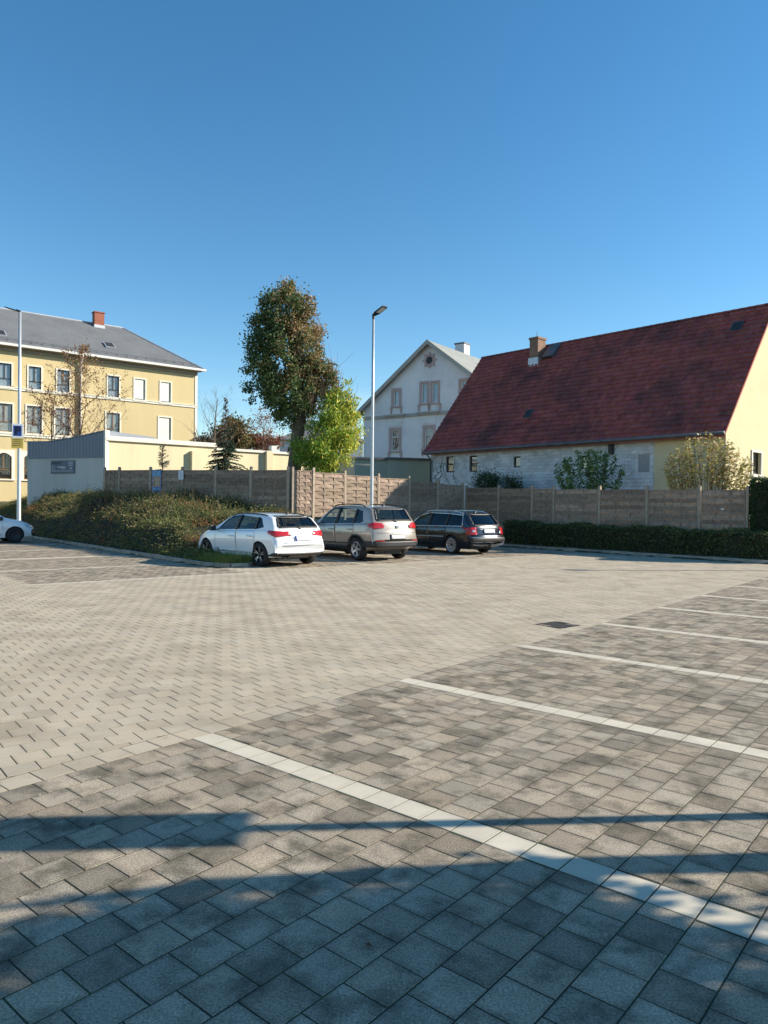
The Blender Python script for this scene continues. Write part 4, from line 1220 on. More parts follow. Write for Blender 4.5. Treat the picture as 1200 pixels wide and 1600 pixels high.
# ---- small far house between the trees
def far_house():
    c = at_y(431, 700, 75.0)
    root = thing('far_house', 'small pale far house with dark hip roof left of the tall trunk', 'house', (c.x, c.y, 0), math.radians(8))
    z = at_y(431, 687, 75).z; zt = at_y(470, 673, 75).z
    MB().box(0.4, 9, 0, 7, 0.5, z).build('wall', M['white_wall'], root)
    mb = MB(); mb.add([(0, -0.4, z), (9.4, -0.4, z), (9.4, 7.4, z), (0, 7.4, z), (3.2, 3.5, zt + 0.9), (6.2, 3.5, zt + 0.9)], [(0, 1, 5, 4), (1, 2, 5), (2, 3, 4, 5), (3, 0, 4)])
    mb.build('roof', M['slate'], root)
    for x in (1.2, 3.2):
        w = MB().box(x, x + 0.9, -0.03, 0.0, z - 2.0, z - 0.8).build('window', M['frame_brown'], root)
        MB().box(x + 0.1, x + 0.8, -0.05, -0.031, z - 1.9, z - 0.9).build('pane', M['room'], w)
    p = at_y(452, 655, 75); mx = (p.x - c.x)
    MB().box(2.6, 3.7, 3.0, 3.8, zt, p.z + 0.2).build('chimney', M['trim_grey'], root)
far_house()
# ------------------------------------------------------------------ cars
def smooth_keys(keys, x):
    """monotone-ish cubic through keys"""
    n = len(keys)
    if x <= keys[0][0]: return keys[0][1]
    if x >= keys[-1][0]: return keys[-1][1]
    for i in range(n - 1):
        x0, y0 = keys[i]; x1, y1 = keys[i + 1]
        if x <= x1:
            s = (y1 - y0) / (x1 - x0)
            def slope(k):
                if k <= 0 or k >= n - 1: return None
                a = (keys[k][1] - keys[k - 1][1]) / (keys[k][0] - keys[k - 1][0])
                b = (keys[k + 1][1] - keys[k][1]) / (keys[k + 1][0] - keys[k][0])
                if a * b <= 0: return 0.0
                return 2 * a * b / (a + b)
            m0 = slope(i); m1 = slope(i + 1)
            m0 = s if m0 is None else m0; m1 = s if m1 is None else m1
            h = x1 - x0; t = (x - x0) / h
            return ((2 * t**3 - 3 * t**2 + 1) * y0 + (t**3 - 2 * t**2 + t) * h * m0 + (-2 * t**3 + 3 * t**2) * y1 + (t**3 - t**2) * h * m1)
def catmull(pts, k):
    out = []
    n = len(pts)
    for i in range(n - 1):
        p0, p1, p2, p3 = pts[max(i - 1, 0)], pts[i], pts[i + 1], pts[min(i + 2, n - 1)]
        for j in range(k):
            t = j / k
            out.append(tuple(0.5 * (2 * p1[c] + (p2[c] - p0[c]) * t + (2 * p0[c] - 5 * p1[c] + 4 * p2[c] - p3[c]) * t**2 + (3 * p1[c] - p0[c] - 3 * p2[c] + p3[c]) * t**3) for c in (0, 1)))
    out.append(pts[-1])
    return out

class Car:
    def __init__(s, spec): s.__dict__.update(spec)
    def section(s, x, ins=0.0):
        """half section, bottom centre -> top centre, list of (y, z)"""
        T = smooth_keys(s.top, x) - ins * 0.8
        zb = lerp_keys(s.bottom, x) + (ins * 2.5)
        W = s.W / 2 * lerp_keys(s.plan, x)
        belt = lerp_keys(s.belt, x)
        zsh = min(belt, T - 0.07)
        zsh = max(zsh, zb + 0.16)
        T = max(T, zsh + 0.05)
        ze = T - (0.035 + 0.05 * sstep(0.1, 0.4, T - zsh))
        ze = max(ze, zsh + 0.01)
        wb = W - 0.035
        wr = wb - s.tumble * (ze - zsh) - 0.02
        ws = W - 0.05
        zm = zb + (zsh - zb) * 0.60
        pts = [(0, zb), (ws * 0.6, zb), (ws - 0.06, zb + 0.005), (ws, zb + 0.07), (W - 0.008, zm - 0.05), (W, zm + 0.05), (wb + 0.012, zsh - 0.05), (wb - 0.012, zsh),
               (wb + (wr - wb) * 0.5 - 0.006 + 0.012, (zsh + ze) / 2), (wr, ze), (wr - 0.09, ze + (T - ze) * 0.62), (wr * 0.5, T - 0.006), (0, T)]
        if ins: pts = [(max(0, y - ins) if y > 0 else 0, z) for y, z in pts]
        return catmull(pts, 3)
    def deform(s, x, y):
        W = s.W / 2
        r = s.rear_round * (1 - sstep(0, 0.75, x)) * (abs(y) / W) ** 3.2
        f = s.nose_round * sstep(s.L - 1.15, s.L, x) * (abs(y) / W) ** 2.2
        return x + r - f - s.rear_axle
    def loft(s, x0, x1, ins=0.0, step=0.055):
        xs = set([x0, x1])
        k = x0
        while k < x1: xs.add(round(k, 4)); k += step
        for q in (0.008, 0.02, 0.035, 0.05, 0.075, 0.1, 0.13): 
            if x0 < q < x1: xs.add(q)
            if x0 < s.L - q < x1: xs.add(s.L - q)
        xs = sorted(xs)
        mb = MB(); n = None
        vs = []
        for x in xs:
            h = s.section(x, ins)
            ring = h + [(-y, z) for y, z in h[-2:0:-1]]
            n = len(ring)
            vs += [(s.deform(x, y), y, z) for y, z in ring]
        fs = [(i * n + k, i * n + (k + 1) % n, (i + 1) * n + (k + 1) % n, (i + 1) * n + k) for i in range(len(xs) - 1) for k in range(n)]
        fs += [tuple(range(n))[::-1], tuple(range((len(xs) - 1) * n, len(xs) * n))]
        return mb.add(vs, fs)

def boolean(o, cutter_mb, mats):
    c = cutter_mb.build('cutter', mats, o.parent)
    md = o.modifiers.new('cut', 'BOOLEAN'); md.object = c; md.operation = 'DIFFERENCE'; md.solver = 'EXACT'
    bpy.context.view_layer.update()
    dg = bpy.context.evaluated_depsgraph_get()
    me = bpy.data.meshes.new_from_object(o.evaluated_get(dg))
    o.modifiers.clear(); old = o.data; o.data = me
    bpy.data.objects.remove(c)
    return o

def decal(bvh, poly, view, off, thick, mats, name, parent, cell=0.05, smooth=True, origin=None):
    """lay a polygon given in side view (x, z) or rear/front view (y, z) onto the body, raised by off, with thickness"""
    polys = poly if isinstance(poly[0][0], (tuple, list)) else [poly]
    bm = bmesh.new()
    def proj(p):
        if view in ('L', 'R'):
            sg = 1 if view == 'L' else -1
            h = bvh.ray_cast(Vector((p[0], 2.0 * sg, p[1])), Vector((0, -sg, 0)))
        elif view == 'T':
            h = bvh.ray_cast(Vector((p[0], p[1], 4.0)), Vector((0, 0, -1)))
        else:
            sg = -1 if view == 'B' else 1
            h = bvh.ray_cast(Vector((8.0 * sg, p[0], p[1])), Vector((-sg, 0, 0)))
        if h[0] is None: return None
        n = h[1] if h[1] is not None else Vector((0, 0, 1))
        return h[0], n
    ax = {'L': (0, 1, 0), 'R': (0, -1, 0), 'B': (-1, 0, 0), 'F': (1, 0, 0), 'T': (0, 0, 1)}[view]
    for poly in polys:
        x0, x1 = min(p[0] for p in poly), max(p[0] for p in poly)
        y0, y1 = min(p[1] for p in poly), max(p[1] for p in poly)
        nx, ny = max(1, math.ceil((x1 - x0) / cell)), max(1, math.ceil((y1 - y0) / cell))
        for i in range(nx):
            for j in range(ny):
                c = clip_cell(poly, x0 + (x1 - x0) * i / nx, x0 + (x1 - x0) * (i + 1) / nx, y0 + (y1 - y0) * j / ny, y0 + (y1 - y0) * (j + 1) / ny)
                if len(c) < 3 or abs(area(c)) < 1e-7: continue
                h = [proj(p) for p in c]
                if any(q is None for q in h): continue
                try: bm.faces.new([bm.verts.new(q[0] + (q[1] * 0.5 + Vector(ax) * 0.5) * off) for q in h])
                except ValueError: pass
    bmesh.ops.remove_doubles(bm, verts=bm.verts, dist=0.0015)
    bmesh.ops.recalc_face_normals(bm, faces=bm.faces)
    bm.normal_update()
    if bm.faces:
        f = max(bm.faces, key=lambda f: f.calc_area())
        ax = Vector({'L': (0, 1, 0), 'R': (0, -1, 0), 'B': (-1, 0, 0), 'F': (1, 0, 0), 'T': (0, 0, 1)}[view])
        if f.normal.dot(ax) < 0: bmesh.ops.reverse_faces(bm, faces=bm.faces)
        if thick: bmesh.ops.solidify(bm, geom=list(bm.faces) , thickness=-thick)
    me = bpy.data.meshes.new(name); bm.to_mesh(me); bm.free()
    for m in (mats if isinstance(mats, list) else [mats]): me.materials.append(m)
    ca = me.color_attributes.new('tint', 'FLOAT_COLOR', 'CORNER')
    ca.data.foreach_set('color', np.ones(len(me.loops) * 4, np.float32))
    if smooth: me.polygons.foreach_set('use_smooth', [True] * len(me.polygons))
    o = bpy.data.objects.new(name, me)
    return link(o, parent)
def grow(poly, d):
    """grow a convex-ish polygon outward about its centroid"""
    cx, cy = sum(p[0] for p in poly) / len(poly), sum(p[1] for p in poly) / len(poly)
    out = []
    for x, y in poly:
        L = math.hypot(x - cx, y - cy); out.append((x + (x - cx) / L * d, y + (y - cy) / L * d))
    return out
def strip(a, b, w):
    (x0, y0), (x1, y1) = a, b; L = math.hypot(x1 - x0, y1 - y0); nx, ny = -(y1 - y0) / L * w / 2, (x1 - x0) / L * w / 2
    return [(x0 + nx, y0 + ny), (x1 + nx, y1 + ny), (x1 - nx, y1 - ny), (x0 - nx, y0 - ny)]

WHEEL = {}
def wheel_parts(key, r, rim_r, width, style):
    """meshes for one wheel, axle along local Y, outer face at -Y/2... outer side is +Y"""
    w = width / 2
    t = MB().lathe([(rim_r - 0.005, -w + 0.012), (rim_r + 0.02, -w), (r - 0.03, -w + 0.002), (r - 0.006, -w + 0.03), (r, -w + 0.06), (r, w - 0.06), (r - 0.006, w - 0.03), (r - 0.03, w - 0.002), (rim_r + 0.02, w), (rim_r - 0.005, w - 0.012)], 40).mesh('tyre', M['tyre'], smooth=True)
    rb = MB().lathe([(rim_r - 0.004, w - 0.004), (rim_r - 0.012, w - 0.002), (rim_r - 0.022, w - 0.012), (rim_r - 0.035, w - 0.09), (rim_r - 0.04, -w + 0.02)], 40).mesh('rim', M['alloy'] if style in ('five_twin', 'multi') else M['alloy_dark'], smooth=True)
    bk = MB().lathe([(0.001, w - 0.10), (rim_r - 0.036, w - 0.10)], 32).mesh('brake_disc', M['alloy_dark'])
    sp = MB()
    def spoke(ang, r0, r1, w0, w1, mi=0, y0=0.012, d=0.03, skew=0.0):
        Mx = Matrix.Rotation(ang, 4, 'Y')
        yo, yi = w - y0, w - y0 - d
        pts = [(r0, -w0 / 2), (r1, -w1 / 2 + skew), (r1, w1 / 2 + skew), (r0, w0 / 2)]
        vs = [Mx @ Vector((p[0], yo - (0.02 if k in (0, 3) else 0), p[1])) for k, p in enumerate(pts)] + [Mx @ Vector((p[0], yi - 0.02, p[1])) for p in pts]
        sp.add(vs, [(0, 1, 2, 3), (7, 6, 5, 4), (0, 4, 5, 1), (1, 5, 6, 2), (2, 6, 7, 3), (3, 7, 4, 0)], mi)
    rr = rim_r - 0.02
    if style == 'five_twin_dark':
        for k in range(5):
            a = k * 2 * math.pi / 5 + 0.3
            spoke(a, 0.05, rr, 0.095, 0.10, 1, 0.024); spoke(a, 0.06, rr, 0.02, 0.012, 0, 0.008, 0.02, 0.038); spoke(a, 0.06, rr, 0.02, 0.012, 0, 0.008, 0.02, -0.038)
    elif style == 'five_twin':
        for k in range(5):
            a = k * 2 * math.pi / 5 + 0.2
            spoke(a - 0.11, 0.05, rr, 0.045, 0.034); spoke(a + 0.11, 0.05, rr, 0.045, 0.034)
    elif style == 'multi':
        for k in range(12): spoke(k * 2 * math.pi / 12, 0.05, rr, 0.018, 0.062)
    else:
        sp.lathe([(0.03, w - 0.035), (rr * 0.55, w - 0.02), (rr * 0.75, w - 0.035), (rr, w - 0.02)], 32, 1)
        for k in range(8): spoke(k * 2 * math.pi / 8, 0.07, rr * 0.7, 0.03, 0.05, 1, 0.01)
    sp.lathe([(0.001, w - 0.016), (0.045, w - 0.02), (0.065, w - 0.05)], 20, 1 if style in ('five_twin_dark', 'steel', 'multi') else 0)
    s_ = sp.mesh('spokes', [M['alloy'], M['alloy_dark']])
    WHEEL[key] = (t, rb, bk, s_)

def seat(x, y, h0, h1):
    mb = MB()
    mb.prism([(x + 0.5, h0), (x + 0.5, h0 + 0.14), (x + 0.02, h0 + 0.12), (x - 0.22, h1), (x - 0.32, h1 - 0.02), (x - 0.12, h0)], 'y', y - 0.24, y + 0.24)
    mb.prism([(x - 0.21, h1 + 0.03), (x - 0.24, h1 + 0.2), (x - 0.32, h1 + 0.2), (x - 0.31, h1 + 0.03)], 'y', y - 0.12, y + 0.12)
    mb.tube([(x - 0.25, y, h1 - 0.05), (x - 0.27, y, h1 + 0.06)], 0.03, 6)
    return mb

def make_car(name, label, spec, loc, rz, group=None):
    c = Car(spec)
    root = thing(name, label, 'car', loc, rz, group)
    full = c.loft(0, c.L)
    body = full.build('body', [c.paint, M['interior'], M['black']], root, smooth=True)
    bm = bmesh.new(); bm.from_mesh(body.data); bmesh.ops.triangulate(bm, faces=bm.faces); bvh = BVHTree.FromBMesh(bm); bm.free()
    X = lambda p: [(a - c.rear_axle, b) for a, b in p]
    mats = [c.paint, M['interior'], M['black']]
    # cut wheel wells, cabin and windows
    mb = MB()
    for ax in (0, c.wheelbase):
        for sg in (-1, 1):
            prof = [(c.arch * math.cos(k * 2 * math.pi / 36) + ax, c.arch * math.sin(k * 2 * math.pi / 36) + c.wr) for k in range(36)]
            mb.prism(prof, 'y', sg * (c.W / 2 - 0.30), sg * (c.W / 2 + 0.3), 2)
    boolean(body, mb, mats)
    cab = c.loft(c.cab[0], c.cab[1], 0.06, 0.09); cab.m = [1] * len(cab.f)
    boolean(body, cab, mats)
    mb = MB()
    for p in c.side_windows: mb.prism(X(p), 'y', -1.3, 1.3, 1)
    boolean(body, mb, mats)
    mb = MB().prism([(y, z) for y, z in c.rear_window], 'x', -c.rear_axle - 0.3, c.rear_win_depth - c.rear_axle, 1)
    boolean(body, mb, mats)
    mb = MB().prism([(y, z) for y, z in c.windscreen], 'x', c.screen_x[0] - c.rear_axle, c.screen_x[1] - c.rear_axle, 1)
    boolean(body, mb, mats)
    body.data.polygons.foreach_set('use_smooth', [True] * len(body.data.polygons))
    if 'tint' not in body.data.attributes:
        ca = body.data.color_attributes.new('tint', 'FLOAT_COLOR', 'CORNER')
        ca.data.foreach_set('color', np.ones(len(body.data.loops) * 4, np.float32))
    md = body.modifiers.new('edges', 'EDGE_SPLIT'); md.split_angle = math.radians(38)
    # glass
    for sd in ('L', 'R'):
        for k, p in enumerate(c.side_windows):
            decal(bvh, X(grow(p, 0.012)), sd, -0.012, 0, c.side_glass[k], 'side_window', root, 0.08)
        if c.win_trim:
            for (a, b) in c.win_trim: decal(bvh, X(strip(a, b, 0.028)), sd, 0.007, 0.008, M['chrome'], 'window_trim', root, 0.15)
        for p in c.pillars: decal(bvh, X(p), sd, 0.003, 0.004, M['black'], 'window_pillar', root, 0.08)
        for p, hd in c.doors:
            d = decal(bvh, X(p), sd, 0.0035, 0.006, c.paint, 'door', root, 0.06)
            decal(bvh, X(strip((hd[0] - 0.1, hd[1]), (hd[0] + 0.1, hd[1]), 0.03)), sd, 0.035, 0.03, c.handle, 'door_handle', d, 0.1)
        for a, b, w, m in c.side_strips: decal(bvh, X(strip(a, b, w)), sd, 0.012, 0.013, m, 'side_trim', root, 0.08)
        if c.cladding:
            for p in c.cladding: decal(bvh, X(p), sd, 0.010, 0.012, M['black'], 'sill_cladding', root, 0.07)
            for ax in (0, c.wheelbase):
                ri, ro = c.arch, c.arch + 0.055
                q = [[(ax + r_ * math.cos(a), c.wr + r_ * math.sin(a)) for r_, a in ((ri, math.pi * k / 14), (ro, math.pi * k / 14), (ro, math.pi * (k + 1) / 14), (ri, math.pi * (k + 1) / 14))] for k in range(14)]
                decal(bvh, q, sd, 0.012, 0.014, M['black'], 'wheel_arch_trim', root, 0.2)
        # taillight wrapping round the corner: side piece
        decal(bvh, X(c.tail_side), sd, 0.008, 0.01, M['red_lens'], 'tail_light', root, 0.04)
        decal(bvh, X(c.head_side), sd, 0.006, 0.008, M['clear_lens'], 'headlight', root, 0.04)
    decal(bvh, grow(c.rear_window, 0.015), 'B', -0.012, 0, c.rear_glass, 'rear_window', root, 0.08)
    rw = c.rear_window
    decal(bvh, [strip(rw[k], rw[(k + 1) % 4], 0.055) for k in range(4)], 'B', 0.004, 0.006, M['black'], 'window_seal', root, 0.08)
    decal(bvh, grow(c.windscreen, 0.015), 'F', -0.012, 0, M['glass'], 'windscreen', root, 0.08)
    for sg in (-1, 1):
        decal(bvh, [(sg * y, z) for y, z in c.tail_rear], 'B', 0.01, 0.012, M['red_lens'], 'tail_light', root, 0.04)
    for p, m, nm, off in c.rear_parts:
        o = decal(bvh, p, 'B', off, off, m, nm, root, 0.05)
    for p, m, nm, off in c.front_parts:
        o = decal(bvh, p, 'F', off, off, m, nm, root, 0.05)
    # mirrors
    for sg in (-1, 1):
        mx, mz = c.mirror[0] - c.rear_axle, c.mirror[1]
        yb = sg * (c.W / 2 - 0.06)
        mb = MB()
        pr = [(0.0, -0.07), (0.1, -0.06), (0.13, 0.02), (0.1, 0.085), (0.02, 0.095)]
        mb.prism([(mx + a, mz + b) for a, b in pr], 'y', yb + sg * 0.09, yb + sg * 0.27, 0)
        mb.box(mx + 0.03, mx + 0.09, min(yb, yb + sg * 0.1), max(yb, yb + sg * 0.1), mz - 0.05, mz - 0.015, 1)
        o = mb.build('side_mirror', [c.paint if c.mirror_paint else M['black'], M['black']], root)
        bv = o.modifiers.new('bevel', 'BEVEL'); bv.width = 0.025; bv.segments = 2
    # wheels
    if c.wheel not in WHEEL: wheel_parts(c.wheel, c.wr, c.rim, 0.225, c.wheel)
    t, rb, bk, sp = WHEEL[c.wheel]
    for ax in (0, c.wheelbase):
        for sg in (-1, 1):
            w = bpy.data.objects.new('wheel', sp); link(w, root)
            w.location = (ax, sg * (c.W / 2 - 0.125), c.wr)
            w.rotation_euler = (0, random.uniform(0, 1.2), 0 if sg > 0 else math.pi)
            for me in (t, rb, bk):
                o = bpy.data.objects.new(me.name.split('.')[0], me); link(o, w)
    # seats, steering wheel
    fx = c.seat_x - c.rear_axle
    for y in (-0.36, 0.36):
        seat(fx, y, 0.36, c.seat_h).build('seat', M['interior'], root)
        seat(fx - 0.85, y, 0.40, c.seat_h).build('seat', M['interior'], root)
    mb = MB()
    ctr = Vector((fx + 0.62, 0.36, c.seat_h + 0.02)); A = Vector((0.4, 0, 0.92)); B = Vector((0, 1, 0))
    mb.tube([ctr + (A * math.cos(k * math.pi / 8) + B * math.sin(k * math.pi / 8)) * 0.18 for k in range(17)], 0.016, 6)
    mb.box(fx + 0.7, fx + 1.1, -0.65, 0.65, 0.6, c.belt[1][1] - 0.06)
    mb.build('dashboard', M['interior'], root)
    # underbody keeps daylight from showing under the sills
    MB().box(-c.rear_axle + 0.45, c.L - c.rear_axle - 0.5, -0.52, 0.52, 0.19, 0.34).build('underbody', M['black'], root)
    for kind, args in c.extras:
        if kind == 'exhaust':
            for y in args:
                MB().lathe([(0.036, 0), (0.036, 0.14), (0.03, 0.14), (0.03, 0.0)], 14, 0, Matrix.Translation((-c.rear_axle + 0.03, y, 0.27)) @ Matrix.Rotation(math.radians(-90), 4, 'Z')).build('exhaust_pipe', M['chrome'], root, smooth=True)
        elif kind == 'roof_rails':
            x0, x1, m = args
            for sg in (-1, 1):
                mb = MB(); pts = []
                for k in range(13):
                    x = x0 + (x1 - x0) * k / 12
                    h = c.section(x); T = h[-1][1]
                    yr = c.section(x)[27][0] - 0.05
                    hh = bvh.ray_cast(Vector((x - c.rear_axle, sg * yr, 3)), Vector((0, 0, -1)))[0]
                    lift = (0.02 if m is M['alloy_dark'] else 0.05) if 0 < k < 12 else 0.0
                    pts.append((x - c.rear_axle, sg * yr, hh.z + lift))
                mb.tube(pts, 0.017, 8); mb.build('roof_rail', m, root, smooth=True)
        elif kind == 'antenna':
            h = bvh.ray_cast(Vector((args - c.rear_axle, 0, 3)), Vector((0, 0, -1)))[0]
            MB().prism([(h.x - 0.08, h.z - 0.01), (h.x + 0.06, h.z - 0.01), (h.x - 0.04, h.z + 0.05), (h.x - 0.07, h.z + 0.05)], 'y', -0.02, 0.02).build('antenna', M['black'], root)
        elif kind == 'wiper':
            z, y1 = args
            mb = MB()
            p = [bvh.ray_cast(Vector((-8, y, zz)), Vector((1, 0, 0)))[0] + Vector((-0.02, 0, 0)) for y, zz in ((0.0, z - 0.05), (0.12, z + 0.01), (y1, z + 0.03))]
            mb.tube(p, [0.02, 0.012, 0.008], 6); mb.build('rear_wiper', M['black'], root)
        elif kind == 'rings':
            z, r, n = args
            mb = MB()
            for k in range(n):
                y = (k - (n - 1) / 2) * r * 1.4
                h = bvh.ray_cast(Vector((-8, y, z)), Vector((1, 0, 0)))[0]
                mb.tube([(h.x - 0.01, y + r * math.cos(a * math.pi / 8), z + r * math.sin(a * math.pi / 8)) for a in range(17)], 0.006, 5, cap=False)
            mb.build('badge', M['chrome'], root, smooth=True)
        elif kind == 'tow_bar':
            MB().tube([(-c.rear_axle + 0.25, args, 0.33), (-c.rear_axle - 0.02, args, 0.33), (-c.rear_axle - 0.07, args, 0.37), (-c.rear_axle - 0.07, args, 0.43)], 0.022, 8).build('tow_bar', M['black'], root, smooth=True)
        elif kind == 'plate_text':
            txt, y, z = args
            h = bvh.ray_cast(Vector((-8, y, z)), Vector((1, 0, 0)))[0]
            Mx = Matrix.Translation((h.x - 0.034, y, z - 0.036)) @ Matrix(((0, 0, -1, 0), (-1, 0, 0, 0), (0, 1, 0, 0), (0, 0, 0, 1)))
            text_mesh('plate_lettering', txt, 0.1, M['ink'], root, Mx, 0.004)['kind'] = 'stuff'
    return root

def rect(x0, x1, y0, y1): return [(x0, y0), (x1, y0), (x1, y1), (x0, y1)]
def sym(y0, y1, z0, z1): return [(-y0, z0), (y0, z0), (y1, z1), (-y1, z1)]

audi = dict(L=4.31, W=1.785, wheelbase=2.636, rear_axle=0.80, wr=0.318, rim=0.235, arch=0.358, tumble=0.44, paint=M['white_paint'], rear_round=0.17, nose_round=0.42,
    top=[(0, 0.60), (0.02, 0.73), (0.07, 0.80), (0.11, 0.93), (0.16, 1.03), (0.32, 1.2), (0.47, 1.335), (0.62, 1.372), (1.1, 1.41), (1.7, 1.425), (2.2, 1.40), (2.5, 1.325), (3.15, 0.985), (3.4, 0.935), (3.8, 0.87), (4.1, 0.76), (4.25, 0.66), (4.31, 0.55)],
    bottom=[(0, 0.33), (0.5, 0.22), (3.5, 0.19), (4.31, 0.24)],
    plan=[(0, 0.93), (0.35, 0.975), (0.8, 1.0), (2.6, 0.995), (3.5, 0.985), (4.31, 0.9)],
    belt=[(0, 0.93), (0.5, 0.985), (3.0, 0.90), (4.31, 0.72)],
    side_windows=[[(0.66, 1.05), (0.86, 1.00), (0.99, 0.995), (0.96, 1.29), (0.86, 1.27)], [(1.05, 0.992), (1.87, 0.965), (1.83, 1.345), (1.03, 1.30)], [(1.95, 0.962), (2.86, 0.935), (2.52, 1.22), (2.30, 1.325), (1.92, 1.348)]],
    side_glass=[M['glass_dark'], M['glass'], M['glass']],
    win_trim=[], pillars=[[(0.98, 0.99), (1.06, 0.985), (1.05, 1.31), (0.955, 1.30)], [(1.86, 0.958), (1.96, 0.955), (1.93, 1.355), (1.82, 1.355)]],
    doors=[([(1.10, 0.33), (1.86, 0.33), (1.88, 0.93), (1.02, 0.955), (0.98, 0.80)], (1.18, 0.80)), ([(1.885, 0.33), (2.86, 0.33), (2.94, 0.60), (2.90, 0.90), (1.9, 0.928)], (2.07, 0.775))],
    handle=M['white_paint'], side_strips=[((1.2, 0.40), (2.9, 0.37), 0.018, M['white_paint'])], cladding=None,
    rear_window=[(-0.655, 1.05), (0.655, 1.05), (0.54, 1.325), (-0.54, 1.325)], rear_win_depth=0.75,
    windscreen=[(-0.66, 1.02), (0.66, 1.02), (0.52, 1.30), (-0.52, 1.30)], screen_x=(2.35, 3.6), rear_glass=M['glass'],
    tail_side=[(0.17, 0.80), (0.44, 0.90), (0.42, 0.965), (0.17, 0.955)], tail_rear=[(0.36, 0.84), (0.80, 0.80), (0.83, 0.93), (0.42, 0.945)],
    head_side=[(3.85, 0.66), (4.10, 0.60), (4.12, 0.66), (3.80, 0.78)],
    rear_parts=[(sym(0.83, 0.80, 0.30, 0.385), M['black'], 'diffuser', 0.012), (strip((-0.4, 0.832), (0.4, 0.832), 0.02), M['chrome'], 'tailgate_trim', 0.012),
                (rect(-0.26, 0.26, 0.70, 0.80), M['plate'], 'number_plate', 0.02), (rect(0.22, 0.262, 0.70, 0.80), M['plate_blue'], 'plate_band', 0.024),
                (strip((-0.6, 0.645), (0.6, 0.645), 0.012), M['black'], 'bumper_seam', 0.003)],
    front_parts=[(sym(0.32, 0.36, 0.38, 0.62), M['black'], 'grille', 0.015)],
    mirror=(2.78, 0.965), mirror_paint=False, cab=(0.32, 3.0), wheel='five_twin_dark', seat_x=2.15, seat_h=0.92,
    extras=[('exhaust', (0.45, 0.55)), ('rings', (0.885, 0.038, 4)), ('roof_rails', (0.7, 2.35, M['alloy_dark'])), ('antenna', 0.75), ('plate_text', ('11CS', 0.17, 0.75)), ('wiper', (1.06, -0.35))])

tig = dict(L=4.43, W=1.81, wheelbase=2.604, rear_axle=0.90, wr=0.345, rim=0.225, arch=0.395, tumble=0.36, paint=M['beige_paint'], rear_round=0.16, nose_round=0.36,
    top=[(0, 0.66), (0.015, 0.80), (0.05, 0.93), (0.08, 1.10), (0.13, 1.20), (0.27, 1.40), (0.42, 1.575), (0.55, 1.615), (1.1, 1.66), (1.7, 1.675), (2.25, 1.65), (2.55, 1.56), (3.2, 1.13), (3.4, 1.085), (3.9, 1.0), (4.2, 0.88), (4.36, 0.75), (4.43, 0.62)],
    bottom=[(0, 0.42), (0.5, 0.30), (3.5, 0.28), (4.43, 0.36)],
    plan=[(0, 0.95), (0.35, 0.985), (0.8, 1.0), (2.6, 0.995), (3.6, 0.985), (4.43, 0.9)],
    belt=[(0, 1.08), (0.5, 1.11), (3.0, 1.035), (4.43, 0.82)],
    side_windows=[[(0.62, 1.17), (0.74, 1.125), (1.06, 1.118), (1.03, 1.52), (0.78, 1.49)], [(1.12, 1.115), (1.96, 1.09), (1.92, 1.575), (1.10, 1.535)], [(2.04, 1.088), (2.95, 1.062), (2.55, 1.45), (2.34, 1.565), (2.01, 1.578)]],
    side_glass=[M['glass'], M['glass'], M['glass']], win_trim=[], pillars=[[(1.05, 1.11), (1.13, 1.108), (1.11, 1.545), (1.02, 1.535)], [(1.95, 1.083), (2.05, 1.08), (2.02, 1.585), (1.91, 1.585)]],
    doors=[([(1.28, 0.47), (1.98, 0.47), (2.0, 1.05), (1.05, 1.08), (1.02, 0.88)], (1.2, 0.93)), ([(2.005, 0.47), (2.98, 0.47), (3.06, 0.75), (3.0, 1.025), (2.02, 1.05)], (2.17, 0.91))],
    handle=M['beige_paint'], side_strips=[((1.35, 0.52), (3.0, 0.50), 0.022, M['black'])],
    cladding=[[(1.32, 0.30), (3.06, 0.30), (3.06, 0.44), (1.32, 0.45)]],
    rear_window=[(-0.67, 1.215), (0.67, 1.215), (0.57, 1.56), (-0.57, 1.56)], rear_win_depth=0.72,
    windscreen=[(-0.68, 1.16), (0.68, 1.16), (0.56, 1.53), (-0.56, 1.53)], screen_x=(2.35, 3.6), rear_glass=M['glass'],
    tail_side=[(0.14, 0.98), (0.36, 1.02), (0.36, 1.12), (0.16, 1.145)], tail_rear=[(0.50, 0.99), (0.82, 0.96), (0.86, 1.10), (0.80, 1.145), (0.54, 1.13), (0.47, 1.06)],
    head_side=[(3.95, 0.78), (4.22, 0.72), (4.24, 0.82), (3.88, 0.9)],
    rear_parts=[(sym(0.86, 0.875, 0.43, 0.60), M['black'], 'bumper_cladding', 0.02), (rect(-0.30, 0.30, 0.655, 0.80), M['black'], 'plate_recess', 0.004), (rect(-0.26, 0.26, 0.67, 0.785), M['plate'], 'number_plate', 0.016),
                ([(0.05 * math.cos(a * math.pi / 8), 1.03 + 0.05 * math.sin(a * math.pi / 8)) for a in range(16)], M['chrome'], 'badge', 0.014),
                (strip((0.52, 0.615), (0.80, 0.615), 0.03), M['red_lens'], 'reflector', 0.024), (strip((-0.80, 0.615), (-0.52, 0.615), 0.03), M['red_lens'], 'reflector', 0.024),
                (strip((-0.72, 0.845), (0.72, 0.845), 0.01), M['black'], 'tailgate_seam', 0.003)],
    front_parts=[(sym(0.5, 0.52, 0.6, 0.72), M['black'], 'grille', 0.015)],
    mirror=(2.88, 1.09), mirror_paint=True, cab=(0.30, 3.05), wheel='five_twin', seat_x=2.2, seat_h=1.06,
    extras=[('exhaust', (0.5,)), ('antenna', 0.75), ('roof_rails', (0.75, 2.4, M['black'])), ('wiper', (1.22, -0.4))])

